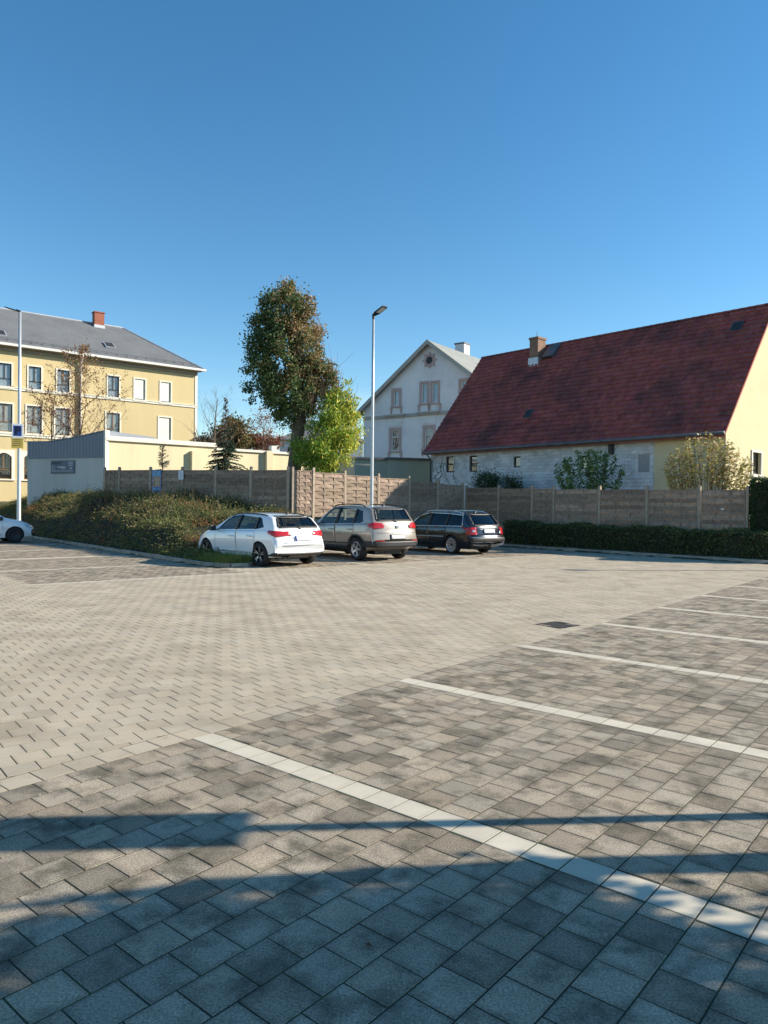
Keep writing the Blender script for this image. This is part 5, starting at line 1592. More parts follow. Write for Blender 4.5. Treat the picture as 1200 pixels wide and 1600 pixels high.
pas = dict(L=4.68, W=1.746, wheelbase=2.70, rear_axle=1.06, wr=0.322, rim=0.238, arch=0.358, tumble=0.42, paint=M['black_paint'], rear_round=0.15, nose_round=0.42,
    top=[(0, 0.60), (0.02, 0.68), (0.08, 0.72), (0.11, 0.88), (0.15, 1.0), (0.34, 1.2), (0.53, 1.395), (0.68, 1.435), (1.3, 1.48), (2.0, 1.495), (2.5, 1.465), (2.85, 1.36), (3.5, 0.99), (3.7, 0.955), (4.1, 0.89), (4.45, 0.79), (4.62, 0.68), (4.68, 0.58)],
    bottom=[(0, 0.32), (0.6, 0.2), (3.8, 0.18), (4.68, 0.25)],
    plan=[(0, 0.94), (0.4, 0.98), (0.9, 1.0), (2.8, 0.995), (3.8, 0.985), (4.68, 0.9)],
    belt=[(0, 0.94), (0.5, 0.975), (3.3, 0.91), (4.68, 0.74)],
    side_windows=[[(0.58, 1.03), (0.68, 0.998), (1.34, 0.985), (1.31, 1.355), (0.72, 1.32)], [(1.41, 0.983), (2.24, 0.965), (2.19, 1.385), (1.38, 1.358)], [(2.32, 0.963), (3.2, 0.94), (2.83, 1.26), (2.62, 1.365), (2.28, 1.387)]],
    side_glass=[M['glass_dark'], M['glass_dark'], M['glass']],
    win_trim=[((0.56, 0.972), (1.9, 0.950)), ((1.9, 0.950), (3.2, 0.924)), ((0.56, 0.972), (0.66, 1.36)), ((0.66, 1.352), (1.4, 1.392)), ((1.4, 1.392), (2.4, 1.412)), ((2.4, 1.412), (2.86, 1.30)), ((2.86, 1.30), (3.18, 1.0))],
    pillars=[[(1.33, 0.98), (1.42, 0.977), (1.39, 1.37), (1.30, 1.37)], [(2.23, 0.958), (2.33, 0.955), (2.29, 1.395), (2.18, 1.395)]],
    doors=[([(1.48, 0.32), (2.24, 0.32), (2.26, 0.925), (1.36, 0.945), (1.33, 0.80)], (1.52, 0.80)), ([(2.265, 0.32), (3.18, 0.32), (3.26, 0.6), (3.22, 0.90), (2.28, 0.922)], (2.42, 0.785))],
    handle=M['black_paint'], side_strips=[((1.42, 0.60), (3.5, 0.575), 0.022, M['chrome'])], cladding=None,
    rear_window=[(-0.64, 1.01), (0.64, 1.01), (0.55, 1.385), (-0.55, 1.385)], rear_win_depth=0.8,
    windscreen=[(-0.66, 1.02), (0.66, 1.02), (0.53, 1.335), (-0.53, 1.335)], screen_x=(2.7, 3.9), rear_glass=M['glass_dark'],
    tail_side=[(0.14, 0.70), (0.36, 0.70), (0.33, 0.93), (0.16, 0.94)], tail_rear=[(0.56, 0.70), (0.82, 0.68), (0.84, 0.93), (0.58, 0.945)],
    head_side=[(4.2, 0.68), (4.46, 0.63), (4.48, 0.7), (4.14, 0.78)],
    rear_parts=[(sym(0.80, 0.82, 0.45, 0.60), M['black'], 'bumper_strip', 0.014), (strip((-0.80, 0.605), (0.80, 0.605), 0.02), M['chrome'], 'bumper_trim', 0.018), (rect(-0.26, 0.26, 0.75, 0.865), M['plate'], 'number_plate', 0.02),
                (rect(0.30, 0.46, 0.86, 0.885), M['chrome'], 'badge', 0.012), (rect(-0.62, -0.52, 0.72, 0.82), M['clear_lens'], 'reverse_lamp', 0.012), (rect(0.62, 0.74, 0.78, 0.85), M['clear_lens'], 'reverse_lamp', 0.016)],
    front_parts=[(sym(0.36, 0.38, 0.5, 0.66), M['black'], 'grille', 0.015)],
    mirror=(3.12, 0.965), mirror_paint=True, cab=(0.35, 3.35), wheel='multi', seat_x=2.5, seat_h=0.94,
    extras=[('exhaust', (0.55,)), ('roof_rails', (0.75, 2.7, M['chrome'])), ('tow_bar', 0.05), ('antenna', 0.8)])

hat = dict(audi); hat.update(L=4.26, wheelbase=2.6, rear_axle=0.78, wheel='steel', wr=0.315, rim=0.2, nose_round=0.34,
    top=[(0, 0.60), (0.02, 0.73), (0.07, 0.80), (0.11, 0.93), (0.16, 1.03), (0.32, 1.2), (0.47, 1.36), (0.62, 1.40), (1.1, 1.44), (1.7, 1.45), (2.2, 1.43), (2.5, 1.35), (3.1, 1.01), (3.35, 0.96), (3.75, 0.88), (4.0, 0.78), (4.17, 0.69), (4.26, 0.58)],
    plan=[(0, 0.93), (0.35, 0.975), (0.8, 1.0), (2.6, 0.995), (3.5, 0.985), (4.26, 0.9)],
    bottom=[(0, 0.33), (0.5, 0.22), (3.5, 0.19), (4.26, 0.24)],
    head_side=[(3.78, 0.66), (4.05, 0.60), (4.07, 0.70), (3.74, 0.76)],
    front_parts=[(sym(0.40, 0.36, 0.30, 0.42), M['black'], 'grille', 0.015), (sym(0.6, 0.62, 0.28, 0.40), M['black'], 'lower_intake', 0.012)],
    extras=[('exhaust', (0.45,)), ('antenna', 0.75)])

HEAD = math.atan2(ND.y, ND.x)
def place(pmid, Nrear):
    q = pn(pmid, Nrear); return (q.x, q.y, 0.0)
_q = at_y(409.0, 870, 19.4); _aud = (_q.x + math.cos(math.radians(45)) * 0.77, _q.y + math.sin(math.radians(45)) * 0.77, 0)
make_car('parked_car', 'white hatchback with dark five-spoke wheels beside the grassy kerb end', audi, _aud, math.radians(135.0), 'cars parked in the lot')
make_car('parked_car', 'champagne beige compact SUV between the white hatchback and the black estate', tig, place(13.95, 17.45), HEAD, 'cars parked in the lot')
make_car('parked_car', 'black estate car with chrome window trim and roof rails in front of wooden fence', pas, place(18.5, 18.1), HEAD, 'cars parked in the lot')
_w = on_z(9, 845.5)
make_car('parked_car', 'white car at left edge with only its nose and black front wheel showing', hat, (_w.x - PD.x * 2.6 - ND.x * 0.78, _w.y - PD.y * 2.6 - ND.y * 0.78, 0), math.atan2(PD.y, PD.x), 'cars parked in the lot')
# ------------------------------------------------------------------ plants
def leaf_quads(C, size, asp=0.5, normal=None, droop=0.0, dirs=None):
    """diamond leaves at centres C: (n,3) -> (n,4,3)"""
    n = len(C)
    if dirs is None:
        d = rng.normal(size=(n, 3)); d[:, 2] -= droop
    else: d = dirs + rng.normal(size=(n, 3)) * 0.25
    d /= np.linalg.norm(d, axis=1)[:, None]
    w = np.cross(d, rng.normal(size=(n, 3))); w /= np.linalg.norm(w, axis=1)[:, None] + 1e-9
    L = (size * rng.uniform(0.65, 1.3, n))[:, None]
    W = L * asp
    return np.stack([C - d * L / 2, C + w * W / 2, C + d * L / 2, C - w * W / 2], 1)
def pick(cols, n, var=0.18):
    cols = np.array(cols, float); k = rng.integers(0, len(cols), n)
    return np.clip(cols[k] * rng.uniform(1 - var, 1 + var, (n, 1)) * rng.uniform(0.94, 1.06, (n, 3)), 0.005, 0.9)
def ground_at(x, y): return max(terrain(x, y), 0.0) if lot_out(x, y) <= 0 else terrain(x, y)

def branchy(mb, p, d, L, r, depth, tips, spread=0.6, up=0.15, n=5, kids=3):
    """recursive bare branch; collects tip points"""
    pts, rr = [Vector(p)], [r]
    dd = Vector(d).normalized()
    for k in range(n):
        dd = (dd + Vector((random.gauss(0, 0.10), random.gauss(0, 0.10), random.gauss(0, 0.06) + up * 0.12))).normalized()
        pts.append(pts[-1] + dd * L / n); rr.append(max(0.004, r * (1 - 0.75 * (k + 1) / n)))
    mb.tube(pts, rr, 6 if r > 0.03 else 4, cap=False)
    tips += pts[2:]
    if depth <= 0: return
    for k in range(kids):
        i = random.randint(1, n); t = pts[i]
        a = random.uniform(0, 2 * math.pi)
        s = Vector((math.cos(a), math.sin(a), 0)) * spread
        nd = (dd * random.uniform(0.5, 0.9) + s + Vector((0, 0, up))).normalized()
        branchy(mb, t, nd, L * random.uniform(0.5, 0.72), rr[i] * 0.6, depth - 1, tips, spread, up, n, kids)

def bare_tree(label, px, ybase, Y, ytop, leaf_cols=None, nleaf=0, r=0.12, spread=0.55, group=None, leaf=0.12, lean=0.0, kids=3, depth=3, trunk_frac=0.3, name='bare_tree', clear=0.25):
    b = at_y(px, ybase, Y); g = ground_at(b.x, b.y)
    top = at_y(px, ytop, Y).z
    H = top - g
    root = thing(name, label, 'tree', (b.x, b.y, g), 0, group)
    mb = MB(); tr = [(lean * H * (k / 6) ** 1.5 + random.gauss(0, 0.03), random.gauss(0, 0.03), H * k / 6 * 0.92) for k in range(7)]
    tr[0] = (0, 0, -0.3)
    mb.tube(tr, [r * (1 - 0.85 * k / 6) for k in range(7)], 8, cap=False)
    mb.build('trunk', M['twig'], root, smooth=True)
    br = MB(); tips = []
    for k in range(15):
        f = clear + (0.97 - clear) * k / 14; i = min(5, int(f * 6)); t = Vector(tr[i]).lerp(Vector(tr[i + 1]), f * 6 - i)
        a = k * 2.4 + random.uniform(-0.4, 0.4)
        d = Vector((math.cos(a) * spread, math.sin(a) * spread, 0.75))
        branchy(br, t, d, H * (0.36 * (1 - f) + 0.10), r * 0.5 * (1.1 - f), depth - 1, tips, spread * 0.9, 0.25, 5, kids)
    o = br.build('branches', M['twig'], root, smooth=True)
    if nleaf:
        tp = np.array([tuple(t) for t in tips]); C = tp[rng.integers(0, len(tp), nleaf)] + rng.normal(0, 0.12, (nleaf, 3))
        quads('crown', leaf_quads(C, leaf, 0.6), pick(leaf_cols, nleaf), M['leaf'], root)
    return root

def clump_points(n, centre, radii, nclump, cr, shell=0.55, egg=0.0):
    """points in leaf clumps spread through an ellipsoid"""
    v = rng.normal(size=(nclump, 3)); v /= np.linalg.norm(v, axis=1)[:, None]
    rad = shell + (1 - shell) * rng.random(nclump) ** 0.6
    c = v * rad[:, None]
    if egg: c[:, :2] *= (1 - egg * c[:, 2:3])
    c = c * np.array(radii) + np.array(centre)
    k = rng.integers(0, nclump, n)
    s = cr * rng.uniform(0.6, 1.3, nclump)
    return c[k] + rng.normal(size=(n, 3)) * s[k][:, None] * np.array([1, 1, 0.8]), k

def profile_points(n, prof, Y, O, nclump, cr, shell=0.35, power=1.0):
    """leaf clumps filling a crown read off the photograph as rows (photo y, centre x, half width)"""
    ys = [p[0] for p in prof]
    wts = np.array([max(np.interp(y, ys, [p[2] for p in prof]), 3) ** 1.4 for y in range(int(ys[0]), int(ys[-1]))]); wts /= wts.sum()
    rows = rng.choice(np.arange(int(ys[0]), int(ys[-1])), nclump, p=wts) + rng.random(nclump)
    ph = rng.uniform(0, 6.28, 4); cs = []
    for y in rows:
        cx = np.interp(y, ys, [p[1] for p in prof]); R = np.interp(y, ys, [p[2] for p in prof]) * Y / FPX
        a = rng.uniform(0, 2 * math.pi)
        R *= 1 + 0.10 * math.sin(3 * a + y * 0.05 + ph[0]) + 0.08 * math.sin(5 * a - y * 0.09 + ph[1])
        r = R * (shell + (1 - shell) * rng.random() ** 0.55) - cr * 0.55
        c = at_y(cx, y, Y) - O
        cs.append((c.x + math.cos(a) * r, c.y + math.sin(a) * r, c.z))
    cs = np.array(cs); s = cr * rng.uniform(0.45, 1.35, nclump)
    wt = s ** 2; k = rng.choice(nclump, n, p=wt / wt.sum())
    return cs[k] + rng.normal(size=(n, 3)) * s[k][:, None] * np.array([0.62, 0.62, 0.55]), k

# ---- tall round-topped tree behind the fence corner
def tall_tree():
    Y = 30.6
    b = at_y(463, 760, Y); g = ground_at(b.x, b.y)
    root = thing('tall_tree', 'tall pollarded tree with dense oval green and brown crown', 'tree', (b.x, b.y, g), 0)
    loc = lambda px, py, dy=0: (at_y(px, py, Y + dy) - Vector((b.x, b.y, g)))
    mb = MB()
    pts = [Vector((0, 0, -0.4)), loc(459, 740), loc(463, 700), loc(468, 655), loc(467, 620), loc(461, 580), loc(452, 520), loc(446, 470)]
    mb.tube(pts, [0.34, 0.30, 0.27, 0.27, 0.25, 0.17, 0.09, 0.03], 12, cap=False)
    mb.build('trunk', M['bark'], root, smooth=True)
    br = MB(); tips = []
    for k in range(34):
        i = random.choice((4, 4, 5, 5)); t = pts[i].lerp(pts[min(i + 1, 7)], random.random())
        a = random.uniform(0, 2 * math.pi)
        branchy(br, t, (math.cos(a) * 0.62, math.sin(a) * 0.62, 0.9), random.uniform(0.8, 1.3), 0.05, 1, tips, 0.5, 0.2, 5, 3)
    # thin leafless shoots on the right, lower side
    for k in range(26):
        t = loc(random.uniform(480, 512), random.uniform(625, 690), random.uniform(-0.6, 0.6))
        branchy(br, t, (random.uniform(0.1, 0.5), random.uniform(-0.3, 0.3), 1), random.uniform(0.9, 1.9), 0.014, 1, tips, 0.3, 0.3, 5, 2)
    br.build('limbs', M['twig'], root, smooth=True)
    prof = [(436, 452, 4), (446, 451, 18), (460, 449, 36), (480, 447, 50), (510, 446, 61), (545, 448, 68), (585, 450, 71), (612, 450, 66), (632, 447, 52), (648, 452, 36), (664, 468, 26)]
    C, k = profile_points(40000, prof, Y, Vector((b.x, b.y, g)), 300, 0.26, 0.25)
    C2, k2 = profile_points(1800, [(560, 512, 12), (620, 522, 18), (690, 520, 16)], Y, Vector((b.x, b.y, g)), 30, 0.2, 0.1)
    C = np.concatenate([C, C2]); k = np.concatenate([k, k2]); n = len(C)
    rel = (C - np.array(tuple(loc(449, 546)))) / np.array((1.9, 1.8, 2.8))
    kc = rng.normal(0, 0.22, 400)[k]
    brown = np.clip(0.22 + 0.55 * rel[:, 0] + 0.30 * rel[:, 2] + kc, 0, 0.9)  # brown leaves favour top right; shade on the left also put into colour
    col = np.where((rng.random(n) < brown)[:, None], pick([(0.30, 0.19, 0.085), (0.40, 0.27, 0.13), (0.25, 0.17, 0.085)], n), pick([(0.075, 0.13, 0.045), (0.10, 0.165, 0.05), (0.16, 0.2, 0.07), (0.06, 0.10, 0.042)], n))
    quads('crown', leaf_quads(C, 0.115, 0.62, droop=0.3), col, M['leaf'], root)
tall_tree()

# ---- bright yellow-green tree leaning over the fence
def bright_tree():
    Y = 29.6
    b = at_y(515, 760, Y + 0.9); g = ground_at(b.x, b.y)
    root = thing('bright_tree', 'small bright yellow-green leafy tree hanging over the sunlit fence', 'tree', (b.x, b.y, g), 0)
    O = Vector((b.x, b.y, g))
    loc = lambda px, py, dy=0: (at_y(px, py, Y + dy) - O)
    mb = MB(); pts = [Vector((0, 0, -0.3)), loc(514, 745, 0.6), loc(514, 710, 0.3), loc(517, 670), loc(522, 630)]
    mb.tube(pts, [0.09, 0.08, 0.065, 0.05, 0.02], 8, cap=False); mb.build('trunk', M['bark'], root, smooth=True)
    br = MB(); tips = []
    for k in range(26):
        t = pts[random.choice((1, 2, 2, 3))]; a = random.uniform(0, 2 * math.pi)
        branchy(br, t, (math.cos(a) * 0.8, math.sin(a) * 0.8, 0.8), random.uniform(0.8, 1.6), 0.025, 1, tips, 0.5, 0.35, 5, 3)
    for k in range(22):
        branchy(br, loc(random.uniform(500, 560), random.uniform(625, 660), random.uniform(-0.5, 0.5)), (random.uniform(-0.2, 0.3), 0, 1), random.uniform(0.5, 1.1), 0.009, 0, tips, 0.3, 0.3)
    br.build('limbs', M['twig'], root, smooth=True)
    prof = [(612, 528, 6), (628, 526, 20), (648, 522, 36), (672, 517, 48), (700, 512, 52), (722, 508, 47), (738, 502, 32), (750, 496, 14)]
    C, k = profile_points(14500, prof, Y, O, 105, 0.27, 0.2)
    C2, k2 = profile_points(700, [(596, 545, 10), (620, 545, 18), (660, 552, 14)], Y, O, 26, 0.16, 0.1)
    C = np.concatenate([C, C2]); n = len(C)
    rel = (C - np.array(tuple(loc(514, 686)))) / np.array((1.4, 1.3, 1.7))
    kc = np.clip(0.35 + 0.5 * rel[:, 0] + rng.normal(0, 0.25, n), 0, 1)
    col = np.where((rng.random(n) < kc)[:, None], pick([(0.52, 0.50, 0.06), (0.58, 0.52, 0.10), (0.42, 0.47, 0.06)], n), pick([(0.16, 0.29, 0.04), (0.21, 0.34, 0.05), (0.27, 0.38, 0.05)], n))
    quads('crown', leaf_quads(C, 0.15, 0.36, droop=1.1), col, M['leaf'], root)
bright_tree()

bare_tree('leafless tree with rusty leaf remnants rising behind the shed roof', 125, 715, 50, 545, [(0.24, 0.12, 0.05), (0.3, 0.17, 0.07)], 2600, 0.16, 0.62, 'bare trees along the yellow building', 0.13, kids=4)
bare_tree('lower reddish leafless tree behind the shed, left of the taller bare tree', 80, 715, 51, 612, [(0.22, 0.09, 0.05), (0.27, 0.14, 0.07)], 1900, 0.12, 0.75, 'bare trees along the yellow building', 0.13, kids=4)
bare_tree('dark leafless tree right beside the corner of the yellow building', 331, 700, 58, 607, None, 0, 0.16, 0.6, 'far trees beyond the yard wall', lean=0.04, kids=3)
bare_tree('slim reddish half-bare tree between the conifer and the tall trunk', 412, 705, 66, 643, [(0.32, 0.17, 0.10), (0.24, 0.13, 0.09)], 900, 0.12, 0.35, 'far trees beyond the yard wall', 0.16, kids=3)

def bush(name, label, cat, px, py, Y, rx, rz, n, cols, size, asp=0.5, nclump=40, group=None, cr=None, stems=10, droop=0.2, ry=None, stem_r=0.02, base=None):
    c = at_y(px, py, Y); g = ground_at(c.x, c.y) if base is None else base
    root = thing(name, label, cat, (c.x, c.y, g), 0, group)
    mb = MB(); h = c.z - g
    for k in range(stems):
        a = random.uniform(0, 2 * math.pi); q = random.uniform(0.2, 0.9)
        e = Vector((math.cos(a) * rx * q, math.sin(a) * (ry or rx) * q, h + rz * random.uniform(-0.2, 0.7)))
        mb.tube([Vector((math.cos(a) * 0.1, math.sin(a) * 0.1, -0.2)), e * 0.5 + Vector((0, 0, 0.1)), e], [stem_r, stem_r * 0.7, stem_r * 0.25], 5, cap=False)
    mb.build('stems', M['twig'], root, smooth=True)
    C, k = clump_points(n, (0, 0, h), (rx * 0.85, (ry or rx) * 0.85, rz * 0.85), nclump, cr or rx * 0.22, 0.3)
    C[:, 2] = np.maximum(C[:, 2], 0.03)
    quads('crown', leaf_quads(C, size, asp, droop=droop), pick(cols, n), M['leaf'], root)
    return root
bush('autumn_tree', 'round olive and rust autumn tree beyond the yard wall', 'tree', 366, 680, 62, 1.75, 1.6, 4200, [(0.14, 0.13, 0.04), (0.2, 0.14, 0.06), (0.1, 0.12, 0.04), (0.26, 0.15, 0.07)], 0.26, 0.6, 60, 'far trees beyond the yard wall')
bush('rust_hedge', 'low rust-red hedge in front of the small far house', 'hedge', 408, 692, 68, 1.9, 0.7, 2600, [(0.24, 0.08, 0.04), (0.3, 0.12, 0.05), (0.18, 0.09, 0.05)], 0.24, 0.6, 50)
bush('dark_shrub', 'dark far shrub at the foot of the yellow building corner', 'shrub', 325, 693, 60, 1.4, 0.5, 1500, [(0.07, 0.07, 0.04), (0.1, 0.07, 0.05)], 0.22, 0.6, 40)

# ---- conifers
def spruce(label, px, prof, ybase, Y, nn, group='young conifers by the yard wall'):
    """prof: (photo row, half width in photo pixels) from the tip down"""
    b = at_y(px, ybase, Y); g = ground_at(b.x, b.y)
    keys = [(at_y(px, y, Y).z - g, w * Y / FPX) for y, w in prof][::-1]
    keys = [(0.3, keys[0][1] * 1.1)] + keys
    H = keys[-1][0]
    root = thing('young_conifer', label, 'tree', (b.x, b.y, g), 0, group)
    MB().tube([(0, 0, -0.3), (0, 0, H * 0.5), (0, 0, H)], [0.07, 0.04, 0.008], 6, cap=False).build('trunk', M['bark'], root, smooth=True)
    P_, D_ = [], []
    br = MB(); z = 0.4
    while z < H - 0.05:
        R = lerp_keys(keys, z) + 0.03
        for k in range(8):
            a = random.uniform(0, 2 * math.pi); r = R * random.uniform(0.7, 1.12); zz = z + random.uniform(-0.06, 0.06)
            s = Vector((0, 0, zz)); up = 0.25 if z > H * 0.66 else -0.18
            e = Vector((math.cos(a) * r, math.sin(a) * r, zz + up * r + (0.12 if z > H * 0.66 else 0)))
            br.tube([s, s.lerp(e, 0.5) + Vector((0, 0, 0.03)), e], [0.012, 0.008, 0.003], 4, cap=False)
            for q in range(max(3, int(nn * r * (0.35 if z > H * 0.66 else 1.0)))):
                u = random.uniform(0.08, 1.0)
                side = Vector((-math.sin(a), math.cos(a), 0)) * random.choice((-1, 1))
                P_.append(s.lerp(e, u) + side * random.uniform(0, 0.16) * (1.15 - u) + Vector((0, 0, random.gauss(0, 0.015))))
                D_.append((e - s).normalized() * 0.7 + side * 0.6 + Vector((0, 0, -0.2)))
        z += 0.11 + 0.06 * (z > H * 0.66)
    br.build('branches', M['twig'], root, smooth=True)
    C = np.array([tuple(p) for p in P_]); D = np.array([tuple(d) for d in D_])
    quads('crown', leaf_quads(C, 0.13, 0.26, dirs=D), pick([(0.024, 0.055, 0.028), (0.032, 0.068, 0.034), (0.045, 0.085, 0.04)], len(C)), M['needle'], root)
spruce('young spruce with a bare upper leader in front of the yellow yard wall', 352, [(622, 1), (650, 5), (668, 6), (688, 12), (702, 23), (725, 30), (740, 30)], 740, 33.4, 62)
spruce('small spruce tip showing above the fence near the poster', 254, [(693, 1), (712, 6), (725, 11), (738, 17)], 740, 31.9, 60)

# ---- shrubs between the right fence and the house
def shoots(name, label, px0, px1, ytop, Y, n_st, leaf, asp, cols, nl, spread=0.25, droop=0.6, bare=0.25, stem_r=0.012, group=None, start=0.2, yvar=12):
    c = at_y((px0 + px1) / 2, 760, Y); g = ground_at(c.x, c.y)
    root = thing(name, label, 'shrub', (c.x, c.y, g), 0, group)
    mb = MB(); P_, D_ = [], []
    for k in range(n_st):
        px = random.uniform(px0, px1); f = abs(px - (px0 + px1) / 2) / ((px1 - px0) / 2)
        top = at_y(px, ytop + yvar * f * f * 2.2 + random.uniform(0, yvar), Y + random.uniform(-0.5, 0.5))
        e = top - Vector((c.x, c.y, g))
        s = Vector((e.x * spread, e.y * 0.3, -0.2))
        m1 = s.lerp(e, 0.5) + Vector((random.gauss(0, 0.06), random.gauss(0, 0.06), 0))
        pts = [s, m1, e]; mb.tube(pts, [stem_r, stem_r * 0.7, stem_r * 0.25], 5, cap=False)
        for q in range(int(nl * random.uniform(0.6, 1.3))):
            u = random.uniform(start, 1.0)
            p = s.lerp(m1, u * 2) if u < 0.5 else m1.lerp(e, u * 2 - 1)
            a = random.uniform(0, 2 * math.pi); d = Vector((math.cos(a), math.sin(a), -droop * random.random()))
            P_.append(p + d * leaf * 0.45); D_.append(d)
    o = mb.build('stems', M['twig'], root, smooth=True)
    C = np.array([tuple(p) for p in P_]); D = np.array([tuple(d) for d in D_])
    quads('crown', leaf_quads(C, leaf, asp, dirs=D), pick(cols, len(C)), M['leaf'], root)
    return root
shoots('leafy_shrub', 'tall green shrub with long drooping leaves above the right fence', 868, 978, 697, 30.6, 30, 0.22, 0.3, [(0.11, 0.2, 0.05), (0.16, 0.26, 0.08), (0.28, 0.36, 0.15), (0.08, 0.14, 0.045)], 110, 0.45, 1.2, yvar=13)
shoots('yellow_shrub', 'twiggy shrub with sparse yellow autumn leaves at the house corner', 1034, 1176, 672, 26.9, 105, 0.12, 0.62, [(0.48, 0.40, 0.12), (0.55, 0.47, 0.2), (0.36, 0.35, 0.11), (0.5, 0.36, 0.2)], 32, 0.35, 0.3, stem_r=0.011, start=0.56, yvar=22)
bush('garden_shrub', 'dark green garden shrub below the two small house windows', 'shrub', 762, 754, 36.6, 0.95, 0.55, 2600, [(0.035, 0.07, 0.025), (0.05, 0.09, 0.03), (0.07, 0.1, 0.03)], 0.11, 0.4, 40, 'shrubs below the house wall')
bush('garden_shrub', 'smaller loose garden shrub right of the dark one by the house wall', 'shrub', 800, 757, 35.4, 0.6, 0.45, 1200, [(0.045, 0.075, 0.03), (0.07, 0.09, 0.035)], 0.11, 0.35, 24, 'shrubs below the house wall')
def ivy():
    root = thing('climbing_plant', 'sparse dark climber on the left corner of the clad house wall', 'climber', (at_y(690, 760, 38.6).x, 38.6, 0.7), 0)
    O = Vector(root.location)
    mb = MB(); P_ = []
    for k in range(5):
        px = random.uniform(678, 716); pts = []
        for q in range(7):
            py = 765 - q * random.uniform(6, 9.5); s_ = at_y(px + random.uniform(-5, 5), py, 39.2 - (px - 678) * 0.034)
            pts.append(s_ - O)
        mb.tube(pts, 0.014, 4, cap=False); P_ += [p for p in pts for _ in range(3)]
    mb.build('stems', M['twig'], root)
    C = np.array([tuple(p) for p in P_]) + rng.normal(0, 0.10, (len(P_), 3))
    quads('crown', leaf_quads(C, 0.11, 0.6), pick([(0.12, 0.14, 0.08), (0.16, 0.15, 0.1)], len(C)), M['leaf'], root)
ivy()

# ---- clipped hedges
def hedge_box(name, label, a, b, width, z0fn, z1fn, dens, cols, size, asp=0.55, end_round=True):
    """a, b: ends of the front face foot; hedge lies to the left-hand inward side n"""
    a, b = Vector(a), Vector(b); d = b - a; L = d.length; e = d / L; nrm = Vector((-e.y, e.x))
    root = thing(name, label, 'hedge', (a.x, a.y, 0), math.atan2(d.y, d.x))
    mb = MB(); nx = max(2, int(L / 0.5)); vs = []
    for i in range(nx + 1):
        x = 0.06 + (L - 0.12) * i / nx
        zt = z1fn(x / L) - 0.07; zb = z0fn(x / L) - 0.1
        vs += [(x, 0.06, zb), (x, 0.07, zt - 0.06), (x, 0.14, zt), (x, width - 0.14, zt), (x, width - 0.07, zt - 0.06), (x, width - 0.06, zb)]
    fs = [(i * 6 + k, i * 6 + k + 1, i * 6 + 7 + k, i * 6 + 6 + k) for i in range(nx) for k in range(5)] + [tuple(range(6))[::-1], tuple(range(nx * 6, nx * 6 + 6))]
    mb.add(vs, fs); mb.build('dark_core', M['core'], root)  # solid dark core stands for the shaded inside, stops see-through
    def faces(n, kind):
        u = rng.random(n); x = u * L
        z0 = np.array([z0fn(t) for t in u]); z1 = np.array([z1fn(t) for t in u])
        wob = 0.05 * np.sin(x * 2.1) + 0.035 * np.sin(x * 5.3 + 1) + 0.02 * np.sin(x * 11.7)
        if kind == 'front': return np.stack([x, rng.normal(0.03, 0.035, n) + wob * 0.6, z0 + (z1 - z0) * rng.random(n)], 1)
        if kind == 'back': return np.stack([x, rng.normal(width - 0.03, 0.035, n), z0 + (z1 - z0) * rng.random(n)], 1)
        if kind == 'top': return np.stack([x, width * rng.random(n), z1 + rng.normal(-0.02, 0.035, n) + wob], 1)
        s = rng.choice([0.0, 1.0], n)
        return np.stack([s * L + rng.normal(0, 0.03, n), width * rng.random(n), z0fn(0.5) + (np.where(s > 0, z1fn(1), z1fn(0)) - z0fn(0.5)) * rng.random(n)], 1)
    h = z1fn(0.5) - z0fn(0.5)
    C = np.concatenate([faces(int(dens * L * h), 'front'), faces(int(dens * L * h * 0.4), 'back'), faces(int(dens * L * width), 'top'), faces(int(dens * 2.4 * width * h), 'end')])
    quads('foliage', leaf_quads(C, size, asp), pick(cols, len(C), 0.3), M['leaf'], root)
    return root
ha = on_z(1181, 879.5); hb = Vector((5.55, 33.0))
kd = (Vector((KR1.x, KR1.y)) - Vector((KR0.x, KR0.y))).normalized(); kn = Vector((-kd.y, kd.x))
inn = kn if kn.x > 0 else -kn
h0 = pn(23.1, 9.75); h1 = pn(23.1, 20.6)
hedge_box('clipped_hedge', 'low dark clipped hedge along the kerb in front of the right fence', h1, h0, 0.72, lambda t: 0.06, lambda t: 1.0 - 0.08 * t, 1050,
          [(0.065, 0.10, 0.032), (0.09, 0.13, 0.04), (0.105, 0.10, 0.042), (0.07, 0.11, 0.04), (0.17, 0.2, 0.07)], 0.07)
t0 = at_y(1177, 800, 23.4); t1 = at_y(1300, 800, 22.6)
hedge_box('conifer_hedge', 'taller green conifer hedge at the right edge beyond the fence end', (t0.x, t0.y), (t1.x, t1.y), 1.0, lambda t: 0.2, lambda t: 2.6, 900,
          [(0.028, 0.06, 0.02), (0.04, 0.08, 0.025), (0.06, 0.10, 0.03)], 0.085, 0.4)

